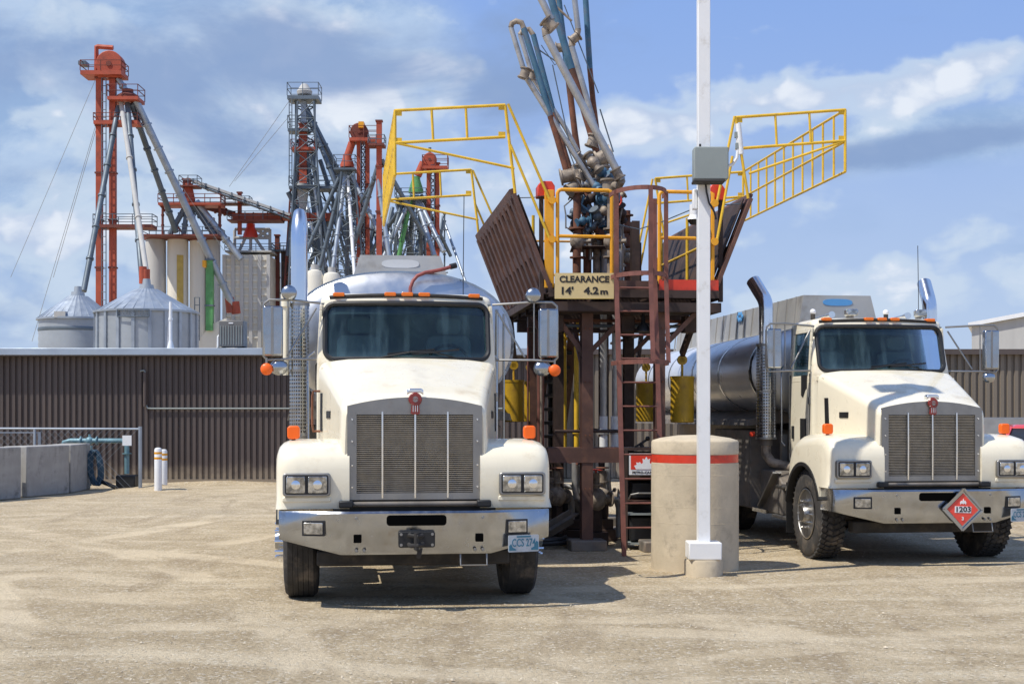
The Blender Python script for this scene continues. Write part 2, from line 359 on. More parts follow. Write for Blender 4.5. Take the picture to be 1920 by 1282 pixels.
def text(name, body, size, m, parent, loc, rot=(PI / 2, 0, 0), bold=.0, width=None, depth=.002, space=1.0):
    cu = bpy.data.curves.new(name, 'FONT'); cu.body = body; cu.size = size; cu.align_x = 'CENTER'; cu.align_y = 'CENTER'
    cu.offset = bold; cu.extrude = depth; cu.space_character = space; cu.resolution_u = 3
    to = bpy.data.objects.new(name, cu); COL.objects.link(to)
    dg = bpy.context.evaluated_depsgraph_get(); me = bpy.data.meshes.new_from_object(to.evaluated_get(dg))
    bpy.data.objects.remove(to)
    if width:
        xs = [v.co.x for v in me.vertices]; s_ = width / (max(xs) - min(xs))
        for v in me.vertices: v.co.x *= s_
    o = bpy.data.objects.new(name, me); COL.objects.link(o); me.materials.clear(); me.materials.append(M[m])
    o.parent = parent; o.location = loc; o.rotation_euler = rot; return o
def arc(cx, cy, r, a0, a1, n):
    return [(cx + r * math.cos(math.radians(a0 + (a1 - a0) * i / n)), cy + r * math.sin(math.radians(a0 + (a1 - a0) * i / n))) for i in range(n + 1)]
def rrect(x0, z0, x1, z1, r, n=4):
    return arc(x1 - r, z1 - r, r, 0, 90, n) + arc(x0 + r, z1 - r, r, 90, 180, n) + arc(x0 + r, z0 + r, r, 180, 270, n) + arc(x1 - r, z0 + r, r, 270, 360, n)
def W(px, py, Y): return Vector(((px - 960) * Y / F, Y, EYE + (HZ - py) * Y / F))
def GX(px, Y): return (px - 960) * Y / F
def GZ(py, Y): return EYE + (HZ - py) * Y / F

# ------------------------------------------------------------------ ground
def ground():
    mb = MB(); bm = mb.bm
    xs = [-3000, -600, -150, -60, -35] + [-24 + i * .8 for i in range(61)] + [35, 60, 150, 600, 3000]
    ys = [-3000, -400, -60, -10, 0] + [4 + i * .5 for i in range(70)] + [42, 60, 90, 150, 600, 3000]
    from mathutils import noise as mn
    def h(x, y):
        if abs(x) > 25 or y < 3 or y > 39: return 0
        v = mn.noise(Vector((x * .35, y * .5, 0))) * .012 + mn.noise(Vector((x * 1.1, y * 2.2, 4))) * .005
        return v - .008
    g = [[bm.verts.new((x, y, h(x, y))) for x in xs] for y in ys]
    for j in range(len(ys) - 1):
        for i in range(len(xs) - 1): bm.faces.new((g[j][i], g[j][i + 1], g[j + 1][i + 1], g[j + 1][i]))
    return struct(mb.build('ground', 'gravel', smooth=True))
ground()
def stones():
    mb = MB(); bm = mb.bm; rr = random.Random(3)
    ico = [Vector(v) for v in ((0, 0, 1), (.9, 0, .2), (.25, .85, .25), (-.75, .5, .2), (-.7, -.55, .25), (.3, -.85, .2))]
    fs = [(0, 1, 2), (0, 2, 3), (0, 3, 4), (0, 4, 5), (0, 5, 1)]
    for i in range(14000):
        t = rr.random() ** 1.5; Y = 7.6 + t * 24; X = rr.uniform(-.40, .40) * Y
        r = rr.choice((.003, .004, .005, .006, .008)) * (1 + .5 * rr.random())
        if rr.random() < .012: r *= 1.8
        a = rr.random() * 6.28; ca, sa = math.cos(a), math.sin(a); sx, sy = rr.uniform(.8, 1.5), rr.uniform(.7, 1.1)
        vs = [(X + (v.x * sx * ca - v.y * sy * sa) * r, Y + (v.x * sx * sa + v.y * sy * ca) * r, -.006 + v.z * r * .9) for v in ico]
        mb._add(vs, fs)
    return struct(tag(mb.build('loose_stones', 'stone'), 'scattered small loose stones over the packed yard', 'gravel'), 'stuff')
stones()

# ------------------------------------------------------------------ trucks
def wheel(t, cx, cy, side, r=.55, wd=.34, lug=False, dual=False, hub=.06):
    a, b = (cx - wd / 2, cx + wd / 2)
    # tyre profile (radius, x)
    prof = [(.30, -wd / 2 + .03), (.33, -wd / 2), (.44, -wd / 2 - .008), (r - .035, -wd / 2 + .004), (r - .008, -wd / 2 + .035)]
    if not lug:
        for i in range(5):
            g = -wd / 2 + .035 + (wd - .07) * (i + .5) / 5
            prof += [(r, g - .024), (r, g + .022), (r - .026, g + .025), (r - .026, g + .033)]
    else: prof += [(r - .018, -wd / 2 + .05), (r - .018, wd / 2 - .05)]
    prof += [(r - .008, wd / 2 - .035), (r - .035, wd / 2 - .004), (.44, wd / 2 + .008), (.33, wd / 2), (.30, wd / 2 - .03)]
    mb = MB().lathe(prof, (0, 0, 0), 'x', 56)
    if lug:
        nb = 44
        for i in range(nb):
            th = 2 * PI * i / nb
            for q, xo in enumerate((-.125, -.045, .045, .125)):
                tt = th + (q % 2) * PI / nb + (q > 1) * PI / nb
                m = Matrix.Rotation(-tt, 3, 'X') @ Matrix.Rotation((-1 if q < 2 else 1) * (.45 if q in (1, 2) else .12), 3, 'Z')
                m2 = Matrix.Rotation(-tt, 3, 'X')
                cc = m2 @ Vector((0, 0, r - .010))
                mb.box((xo * wd / .34, cc.y, cc.z), (.072 * wd / .34, .048, .024), m2 @ Matrix.Rotation((-1 if q < 2 else 1) * .4, 3, 'Z'))
    wt = mb.build('wheel', 'rubber', t, smooth=True); wt.location = (cx, cy, r - .006)
    s = side; xo = s * wd / 2
    R = [(.30, xo - s * .0), (.315, xo + s * .006), (.30, xo + s * .012), (.285, xo - s * .02), (.262, xo - s * .06), (.235, xo - s * .085), (.19, xo - s * .05), (.15, xo - s * .035), (.115, xo - s * .03),
         (.11, xo + s * hub * .4), (.085, xo + s * hub), (.0, xo + s * hub)]
    R = [(rr_, xx) for rr_, xx in R]
    rim = MB().lathe(R, (0, 0, 0), 'x', 40).build('rim', 'alum' if not lug else 'brushed', wt, smooth=True)
    nb = MB()
    for i in range(10):
        a_ = 2 * PI * i / 10; y_, z_ = .168 * math.cos(a_), .168 * math.sin(a_)
        nb.cyl((xo - s * .045, y_, z_), (xo + s * hub * 1.0, y_, z_), .019, .012, 8)
    nb.build('wheel_nuts', 'chrome', wt, smooth=True)
    return wt

def yfront(x, z):
    return 1.60 + .20 * (x / .95) ** 2 + max(0.0, z - 2.30) * .30
def cab_shell(t):
    nx = 56; zs = [1.10 + .04 * i for i in range(45)]  # up to 2.86
    zs = [1.15, 1.5, 1.8, 2.0, 2.15, 2.25] + [2.28 + .02 * i for i in range(35)]  # to 2.96
    def ring(z, ins=0.0):
        hw = .925 - max(0, z - 2.2) * .055 - ins; a = hw - .06; pts = []
        for i in range(nx + 1):
            x_ = -a + 2 * a * i / nx; pts.append((x_, yfront(x_, z) + ins, z))
        yc = yfront(a, z) + ins
        for j in range(1, 5):
            an = math.radians(90 * j / 4); pts.append((a + .06 * math.sin(an), yc + .06 * (1 - math.cos(an)) + .012, z))
        for j in range(1, 9): pts.append((hw, yc + .072 + (2.74 - ins - yc - .072) * j / 8, z))
        for j in range(1, 5):
            an = math.radians(90 * j / 4); pts.append((hw - .06 * (1 - math.cos(an)), 2.74 - ins + .06 * math.sin(an), z))
        for j in range(1, 6): pts.append((hw - .06 - (2 * hw - .12) * j / 6, 2.80 - ins, z))
        for j in range(5):
            an = math.radians(90 * j / 4); pts.append((-hw + .06 * (1 - math.sin(an)), 2.74 - ins + .06 * math.cos(an), z))
        for j in range(7, -1, -1): pts.append((-hw, yc + .072 + (2.74 - ins - yc - .072) * j / 8, z))
        for j in range(3, 0, -1):
            an = math.radians(90 * j / 4); pts.append((-a - .06 * math.sin(an), yc + .06 * (1 - math.cos(an)) + .012, z))
        return pts
    rings = [ring(z) for z in zs] + [ring(2.985, .012), ring(3.005, .04), ring(3.022, .10), ring(3.035, .25)]
    mb = MB(); bm = mb.bm
    R = [[bm.verts.new(p) for p in q] for q in rings]; n = len(R[0])
    def inside(c):
        x_, y_, z_ = c
        if y_ < 1.95 and abs(x_) < .845:   # windscreen
            X0, Z0, Z1, r = .835, 2.335, 2.905, .10
            dx = max(0, abs(x_) - (X0 - r)); dz = max(0, (Z0 + r) - z_, z_ - (Z1 - r))
            return dx * dx + dz * dz < r * r
        if abs(x_) > .86 and 1.92 < y_ < 2.62 and 2.27 < z_ < 2.84: return True   # side window openings
        return False
    for i in range(len(R) - 1):
        for j in range(n):
            f = (R[i][j], R[i][(j + 1) % n], R[i + 1][(j + 1) % n], R[i + 1][j])
            if inside(sum((v.co for v in f), Vector()) / 4): continue
            bm.faces.new(f)
    bm.faces.new(R[-1])
    return mb.build('cab', 'cream', t, smooth=True)

def hood(t):
    ys = [.262, .285, .33, .45, .70, 1.0, 1.3, 1.55, 1.66]
    secs = []
    for i, y_ in enumerate(ys):
        u = (y_ - .3) / 1.36
        hw = .665 + .235 * max(0, u) ** 1.05; zs_ = 1.845 + .44 * max(0, u) ** .95; cr = .075
        ins = {0: .035, 1: .01}.get(i, 0)
        hw -= ins; zs_ -= ins; zb = 1.0
        half = []
        for j in range(13):
            x_ = (hw - .10) * j / 12; ridge = .024 * math.exp(-(x_ / .10) ** 4) * min(1, max(0, u) * 3) * max(.0, 1.02 - max(0, u))
            half.append((x_, zs_ + cr * (1 - (x_ / hw) ** 2) + ridge))
        z0 = half[-1][1]
        for j in range(1, 7):
            an = math.radians(90 * j / 6); half.append((hw - .10 + .10 * math.sin(an), z0 - .10 * (1 - math.cos(an)) - .0))
        zz = half[-1][1]
        for j in range(1, 7): half.append((hw + .012 * math.sin(PI * j / 6), zz + (zb - zz) * j / 6))
        full = [(-a, y_, b) for a, b in half[::-1]] + [(a, y_, b) for a, b in half[1:]]
        secs.append(full)
    mb = MB().loft(secs, closed=False, caps=False)
    # front nose rim turned inwards
    inner = [(v[0] * .93, .275, (v[2] - 1.0) * .955 + 1.0) for v in secs[0]]
    mb.loft([secs[0], inner], closed=False, caps=False)
    h = mb.build('hood', 'cream', t, smooth=True)
    # crease line on top
    return h

def fender(t, s):
    out = [(.235, .905), (.215, 1.0), (.215, 1.26), (.235, 1.36), (.30, 1.45), (.40, 1.495), (.60, 1.525), (.9, 1.535), (1.3, 1.525), (1.55, 1.46), (1.72, 1.35), (1.82, 1.18), (1.86, .98), (1.86, .80)]
    ar = arc(1.2, .53, .63, 25, 157, 16)
    poly = out + [(1.80, .80)] + ar[0:] + [(.60, .78), (.60, .905)]
    poly = [p for p in poly]
    def sec(x_, ins):
        # inset the outer skin for the rounded outer edge
        q = []
        for (a, b) in poly:
            cx, cy = 1.1, .9
            L = math.hypot(a - cx, b - cy)
            if (a, b) in out[1:-1]: a, b = a - (a - cx) / L * ins, b - (b - cy) / L * ins
            q.append((x_, a, b))
        return q
    secs = [sec(s * .60, 0), sec(s * 1.06, .0), sec(s * 1.15, .010), sec(s * 1.21, .035), sec(s * 1.245, .08), sec(s * 1.265, .16)]
    mb = MB(); rings = secs
    mb.loft(rings, closed=True, caps=True)
    f = mb.build('fender', 'cream', t, smooth=True)
    fl = MB(); a0 = arc(1.2, .53, .655, 12, 160, 18); a1 = arc(1.2, .53, .61, 12, 160, 18)
    fl.loft([[(s * 1.15, a, b) for a, b in a0 + a1[::-1]], [(s * 1.28, a, b) for a, b in a0 + a1[::-1]]])
    fl.build('wheel_arch_trim', 'black', f, smooth=True)
    # inner splash wall so the arch is closed against the engine
    MB().prism(arc(1.2, .53, .66, 0, 180, 14) + [(.56, .42), (1.84, .42)], s * .60, s * .585, 'yz').build('arch_liner', 'dark', f)
    # headlight pair
    cx = s * .985; y0 = .205
    hb = MB().prism(rrect(cx - .215, 1.025, cx + .215, 1.235, .03), y0 + .03, y0 - .035, 'xz').build('headlight', 'brushed', t, bevel=.008)
    MB().prism(rrect(cx - .195, 1.042, cx + .195, 1.218, .02), y0 - .034, y0 - .037, 'xz').build('surround', 'black', hb)
    for q in (-1, 1):
        MB().prism(rrect(cx + q * .098 - .085, 1.053, cx + q * .098 + .085, 1.207, .012), y0 - .03, y0 - .050, 'xz').build('lens', 'lens', hb, bevel=.008)
        MB().lathe([(0, -.004), (.030, -.003), (.040, 0), (.040, .004), (0, .004)], (cx + q * .098, y0 - .052, 1.13), 'y', 20).build('bulb_shield', 'chrome', hb, smooth=True)
    MB().prism(rrect(cx - .22, .970, cx + .22, 1.018, .015), y0 + .05, y0 + .004, 'xz').build('lower_ledge', 'cream', hb, bevel=.01)
    # amber turn signal on the fender top
    xa = s * 1.12
    am = MB().prism(rrect(xa - .058, 1.535, xa + .058, 1.66, .03), .66, .74, 'xz').build('turn_signal', 'amber', t, bevel=.012)
    MB().cyl((xa, .70, 1.50), (xa, .70, 1.56), .02).build('stalk', 'black', am)
    return f

def bumper(t, plate_text, placard=False):
    pts = [(-1.235, .60), (-1.235, .20), (-1.20, .165), (-.68, .012), (-.62, 0), (.62, 0), (.68, .012), (1.20, .165), (1.235, .20), (1.235, .60)]
    def zb(x): return .505 if abs(x) < .69 else .505 + (abs(x) - .69) / .545 * .13
    secs = []
    for (x_, y_) in pts:
        b = zb(x_)
        secs.append([(x_, y_ + .030, b), (x_, y_ + .014, b + .03), (x_, y_ - .006, .875), (x_, y_ + .012, .895), (x_ * .985, y_ + .06, .895), (x_ * .985, y_ + .05, b)])
    bp = MB().loft(secs).build('bumper', 'alum', t, smooth=True)
    MB().prism(rrect(-.27, .765, .27, .86, .03), -.008, .02).build('air_slot', 'void', bp)
    hb = MB()
    for x_ in (-.53, .57): hb.prism(rrect(x_ - .035, .615, x_ + .035, .685, .004), -.0075, .02)
    hb.build('tow_hole', 'void', bp)
    bl = MB()
    for x_ in (-.54, -.47, .53, .60):
        bl.cyl((x_, -.002, .545), (x_, -.016, .545), .016, .012, 12)
    for x_ in (-.54, .60): bl.cyl((x_, -.002, .835), (x_, -.012, .835), .016, .012, 12)
    bl.build('bolt_heads', 'brushed', bp, smooth=True)
    # fog lamps on the swept ends
    for s in (-1, 1):
        ang = math.atan2(.153, .52) * s
        m = Matrix.Translation((s * .92, .082, .742)) @ Matrix.Rotation(ang, 4, 'Z')
        fo = MB().prism(rrect(-.105, -.068, .105, .068, .006), -.012, .05).build('fog_lamp', 'black', bp, mtx=m)
        MB().prism(rrect(-.088, -.052, .088, .052, .006), -.0135, -.022).build('lens', 'lens', fo, mtx=m, bevel=.004)
    m = Matrix.Translation((.975 if not placard else 1.0, .065, .590)) @ Matrix.Rotation(math.atan2(.153, .52), 4, 'Z')
    pl = MB().prism(rrect(-.152, -.077, .152, .077, .012), -.018, -.012).build('licence_plate', 'plate', bp, mtx=m)
    bb = MB()
    bb.prism([(-.145, -.02), (-.125, .0), (-.11, -.035), (-.075, -.052), (-.075, -.062), (-.145, -.062)], -.0185, -.021)
    bb.prism([(.145, .01), (.125, .02), (.105, -.03), (.075, -.045), (.075, -.062), (.145, -.062)], -.0185, -.021)
    bb.prism([(-.07, .055), (.07, .055), (.07, .070), (-.07, .070)], -.0185, -.021)
    bb.build('plate_artwork', 'platebl', pl, mtx=m)
    tx = text('plate_lettering', plate_text, .10, 'platebl', pl, (0, 0, 0), width=.235, bold=.0012)
    tx.matrix_parent_inverse = Matrix(); tx.location = m @ Vector((0, -.0195, .004)); tx.rotation_euler = (PI / 2, 0, math.atan2(.153, .52))
    # lower lip, step frame
    MB().b2((-.90, .45, .36), (.90, .62, .50)).build('front_crossmember', 'dark', t, bevel=.02)
    st = MB().tube([(.40, .05, .50), (.40, .02, .40), (.64, .02, .40), (.64, .05, .50)], .009).build('tow_step', 'brushed', bp)
    if placard:
        cx, cz = .24, .665; m = Matrix.Translation((cx, -.045, cz)) @ Matrix.Rotation(math.radians(2), 4, 'Y')
        D = .24
        ph = MB().prism([(0, -D), (D, 0), (0, D), (-D, 0)], 0, .02)
        for a_ in range(4):
            p = [(D * math.cos(a_ * PI / 2), -.006, D * math.sin(a_ * PI / 2)), (D * math.cos((a_ + 1) * PI / 2), -.006, D * math.sin((a_ + 1) * PI / 2))]
            ph.beam(p[0], p[1], .026, .03, (0, 1, 0))
        pho = ph.build('placard_holder', 'alum', bp, mtx=m)
        d2 = .188
        MB().prism([(0, -d2), (d2, 0), (0, d2), (-d2, 0)], -.004, -.008).build('placard', 'placred', pho, mtx=m)
        MB().prism([(-.10, -.038), (.10, -.038), (.10, .038), (-.10, .038)], -.008, -.011).build('number_panel', 'white', pho, mtx=m)
        fl = [(-.035, .058), (-.04, .085), (-.022, .105), (-.012, .095), (0, .13), (.012, .10), (.022, .108), (.038, .085), (.033, .058), (.015, .075), (0, .062), (-.015, .075)]
        MB().prism(fl, -.008, -.011).build('flame_mark', 'white', pho, mtx=m)
        for nm, bt, sz, zz, mm, wd in (('placard_number', '1203', .085, 0, 'ink', .175), ('class_number', '3', .055, -.105, 'white', None)):
            q = text(nm, bt, sz, mm, pho, (0, 0, 0), width=wd, bold=.002); q.location = m @ Vector((0, -.012, zz))
        MB().b2((cx - .05, -.03, cz - .1), (cx + .05, 0, cz + .1)).build('bracket', 'brushed', pho)
    else:
        hp = MB().prism(rrect(-.165, .57, .165, .715, .02), -.035, -.004, 'xz').build('tow_hitch', 'black', bp, bevel=.006)
        hk = MB().tube([(-.06, -.03, .69), (-.075, -.12, .685), (0, -.15, .68), (.04, -.10, .68), (.05, -.03, .68)], .018)
        hk.tube([(-.07, -.04, .60), (-.06, -.13, .595), (.0, -.155, .60), (.06, -.04, .60)], .02).cyl((-.01, -.14, .56), (-.01, -.14, .71), .022)
        hk.tube([(.03, -.06, .57), (.02, -.07, .52), (.015, -.05, .485)], .022)
        hk.build('pintle_hook', 'dark', hp, smooth=True)
        nb = MB()
        for x_ in (-.14, .14):
            for z_ in (.595, .69): nb.cyl((x_, -.034, z_), (x_, -.048, z_), .014, seg=6)
        nb.build('bolts', 'brushed', hp)
    return bp

def grille(t):
    arcpts = [(.62 * (1 - i / 12.), 1.845 + .080 * (1 - (1 - i / 12.) ** 2)) for i in range(25)]
    poly = [(-.62, .985), (.62, .985)] + arcpts
    hole = (-.535, 1.045, .535, 1.765)
    g = MB()  # surround with opening: left, right, bottom, top strips
    y0, y1 = .255, .29
    g.b2((-.62, y0, .985), (.62, y1, hole[1]))
    g.b2((-.62, y0, hole[1]), (hole[0], y1, hole[3])); g.b2((hole[2], y0, hole[1]), (.62, y1, hole[3]))
    g.prism([(-.62, hole[3]), (.62, hole[3])] + arcpts, y0, y1)
    gr = g.build('grille', 'brushed', t, smooth=False)
    MB().b2((hole[0] - .01, .30, hole[1] - .01), (hole[2] + .01, .31, hole[3] + .01)).build('grille_backing', 'screen', gr)
    sl = MB(); n = 38
    for i in range(n):
        z_ = hole[1] + .012 + (hole[3] - hole[1] - .024) * i / (n - 1)
        sl.box((0, .277, z_), (hole[2] - hole[0], .016, .0095), Matrix.Rotation(math.radians(12), 3, 'X'))
    sl.build('grille_slats', 'grille', gr)
    vb = MB()
    for x_ in (-.30, 0, .30): vb.tube([(x_, .245, 1.0), (x_, .240, 1.40), (x_, .245, 1.79)], .0105, 8)
    vb.build('grille_bars', 'chrome', gr, smooth=True)
    rv = MB(); 
    for x_ in (-.575, .575):
        for z_ in (1.10, 1.30, 1.52, 1.72): rv.cyl((x_, .256, z_), (x_, .246, z_), .012, .008, 10)
    rv.build('rivets', 'chrome', gr, smooth=True)
    em = MB().lathe([(.0, .0), (.055, 0), (.062, .008), (.062, .022), (0, .022)], (0, .215, 1.905), 'y', 28)
    em.prism([(-.042, 1.87), (-.035, 1.845), (-.042, 1.775), (-.02, 1.765), (0, 1.77), (.02, 1.765), (.042, 1.775), (.035, 1.845), (.042, 1.87)], .222, .24)
    emo = em.build('hood_emblem', 'red', t, smooth=True)
    MB().lathe([(.0, .0), (.026, 0), (.026, .006), (0, .006)], (0, .209, 1.905), 'y', 20).build('badge_centre', 'brushed', emo)
    vs = MB()
    for x_ in (-.02, 0, .02): vs.b2((x_ - .003, .218, 1.79), (x_ + .003, .223, 1.85))
    vs.build('badge_ribs', 'chrome', emo)
    text('badge_letters', 'KW', .034, 'red', emo, (0, .208, 1.905))
    MB().prism([(-.075, 1.945), (-.075, 1.99), (-.055, 2.005), (.055, 2.005), (.075, 1.99), (.075, 1.945), (.05, 1.965), (-.05, 1.965)], .225, .31).build('emblem_cap', 'chrome', emo, bevel=.008)
    # crossbar and hinges beneath the grille
    hb = MB().tube([(-.66, .24, .945), (.66, .24, .945)], .024, 12)
    o = hb.build('hood_support_bar', 'chassis', t, smooth=True)
    h2 = MB()
    for x_ in (-.63, .63): h2.b2((x_ - .065, .17, .915), (x_ + .065, .27, .98))
    h2.build('hinge_blocks', 'black', o, bevel=.012)
    MB().b2((-.75, .30, .52), (.75, .36, 1.03)).build('radiator_shroud', 'black', t)

def mirrors(t, s, extra):
    fr = MB()
    X = s * 1.46; X0 = s * .93; y0 = 1.86; y1 = 1.74
    o_ = -.10 if (extra and s < 0) else 0.0; X += -s * -o_ if False else (.10 if o_ else 0)
    k_ = .10 if o_ else 0
    fr.tube([(s * .89, y0, 2.91), (s * 1.30 + k_, y1, 2.93), (s * 1.50 + k_, y1, 2.93), (s * 1.55 + k_, y1, 2.89), (s * 1.555 + k_, y1, 2.80)], .013)
    fr.tube([(X0, y0, 2.335), (s * 1.30 + k_, y1, 2.33), (s * 1.52 + k_, y1, 2.32), (s * 1.555 + k_, y1, 2.36), (s * 1.555 + k_, y1, 2.80)], .013)
    fr.tube([(s * .93, 1.88, 2.86), (s * 1.22, 1.78, 2.36)], .011); fr.tube([(s * 1.31 + k_, y1, 2.93), (s * 1.31 + k_, y1, 2.33)], .008)
    fo = fr.build('mirror_bracket', 'white' if False else 'brushed', t, smooth=True)
    mm = MB().prism(rrect(X - .098, 2.36, X + .098, 2.865, .02), 1.70, 1.80, 'xz').build('mirror', 'alum', t, bevel=.02)
    MB().b2((X - .02, 1.694, 2.37), (X + .006, 1.699, 2.855)).build('housing_rib', 'brushed', mm, bevel=.002)
    MB().prism(rrect(X - .085, 2.38, X + .085, 2.845, .01), 1.8005, 1.804, 'xz').build('mirror_glass', 'chrome', mm)
    if not extra:
        if s > 0: MB().sphere((s * 1.44, 1.76, 2.255), .085, (1, .6, .85), 20).build('convex_mirror', 'alum', t, smooth=True)
        return
    c = (s * 1.30 + k_, 1.72, 3.0); m2 = MB().sphere(c, .078, (1, .55, 1), 20).build('convex_mirror', 'alum', t, smooth=True)
    MB().lathe([(0, 0), (.073, 0), (.078, .01), (.078, .03), (0, .03)], (s * 1.30 + k_, 1.73, 3.0), 'y', 24).build('rim', 'black', m2)
    MB().cyl((s * 1.30 + k_, 1.74, 2.92), (s * 1.30 + k_, 1.74, 2.94), .02).build('clamp', 'brushed', m2)
    m3 = MB().sphere((s * 1.40 + k_, 1.76, 2.245), .095, (1, .6, .85), 20).build('convex_mirror', 'alum', t, smooth=True)
    a = MB().sphere((s * 1.525 + k_, 1.72, 2.225), .062, (1, .55, 1.0), 18).build('mirror_marker_lamp', 'amber', t, smooth=True)
    MB().cyl((s * 1.525 + k_, 1.735, 2.27), (s * 1.525 + k_, 1.735, 2.34), .012).build('stalk', 'brushed', a)

def stack(t, s, top, curved, perf_bot=1.52, perf_top=2.98, gr=.108):
    x_, y_ = s * (1.135 if curved == 'tall' else 1.17), 2.98
    if curved == 'tall':
        pts = [(x_, y_, 2.6), (x_, y_, top - .42), (x_, y_ + .012, top - .30), (x_, y_ + .045, top - .18), (x_, y_ + .10, top - .08), (x_, y_ + .17, top - .01)]
        rs = [.092, .092, .092, .090, .080, .070]
    else:
        dx, dy = curved; Lq = math.hypot(dx, dy); dx /= Lq; dy /= Lq
        pts = [(x_, y_, 2.6), (x_, y_, top - .52)]; Rb = .30; A = 40
        for i in range(1, 10):
            a_ = math.radians(A * i / 9); pts.append((x_ + dx * Rb * (1 - math.cos(a_)), y_ + dy * Rb * (1 - math.cos(a_)), top - .52 + Rb * math.sin(a_)))
        p = Vector(pts[-1]); dr = Vector((dx * math.sin(math.radians(A)), dy * math.sin(math.radians(A)), math.cos(math.radians(A)))); L = max(.08, (top - .10 - p.z) / dr.z)
        pts.append(tuple(p + dr * L)); rs = [.098] * len(pts)
    ex = MB().tube(pts, rs, 28, caps=False)
    o = ex.build('exhaust_stack', 'chrome', t, smooth=True)
    # dark inner end
    MB().tube([pts[-2], Vector(pts[-1]) * .995 + Vector(pts[-2]) * .005], [rs[-1] * .9, rs[-1] * .93], 20).build('pipe_mouth', 'black', o)
    # perforated heat guard: half shell with a grid of holes
    g = MB(); bm = g.bm; nh, nv = 19, int((perf_top - perf_bot) / .040)
    R0 = gr
    def P(a, z, r=R0): return Vector((x_ + r * math.sin(a), y_ - r * math.cos(a), z))
    A0, A1 = math.radians(-135), math.radians(135)
    for i in range(nh):
        for j in range(nv):
            a0 = A0 + (A1 - A0) * i / nh; a1 = A0 + (A1 - A0) * (i + 1) / nh; z0 = perf_bot + (perf_top - perf_bot) * j / nv; z1 = perf_bot + (perf_top - perf_bot) * (j + 1) / nv
            solid = (j in (0, nv - 1, nv // 2))
            vo = [P(a0, z0), P(a1, z0), P(a1, z1), P(a0, z1)]
            if solid: g._add(vo, [(0, 1, 2, 3)]); continue
            am, zm = (a0 + a1) / 2, (z0 + z1) / 2; ha, hz = (a1 - a0) * .27, (z1 - z0) * .25
            vi = [P(am - ha, zm - hz), P(am + ha, zm - hz), P(am + ha, zm + hz), P(am - ha, zm + hz)]
            g._add(vo + vi, [(0, 1, 5, 4), (1, 2, 6, 5), (2, 3, 7, 6), (3, 0, 4, 7)])
    gu = g.build('heat_guard', 'alum', t)
    MB().cyl((x_, y_, perf_bot - .1), (x_, y_, perf_top + .02), .085, seg=20).build('muffler', 'chassis', gu, smooth=True)
    cl = MB()
    for z_ in (perf_top, (perf_top + perf_bot) / 2, perf_bot): cl.lathe([(gr - .008, -.015), (gr + .006, -.015), (gr + .006, .015), (gr - .008, .015)], (x_, y_, z_), 'z', 24)
    cl.build('clamp_bands', 'brushed', gu, smooth=True)
    el = MB().tube([(x_, y_, perf_bot - .1), (x_, y_ - .01, perf_bot - .22), (x_ - s * .06, y_ - .08, perf_bot - .33), (x_ - s * .22, y_ - .28, perf_bot - .38), (x_ - s * .4, y_ - .5, perf_bot - .40)], .065, 14).build('exhaust_elbow', 'cast', o, smooth=True)
    return o

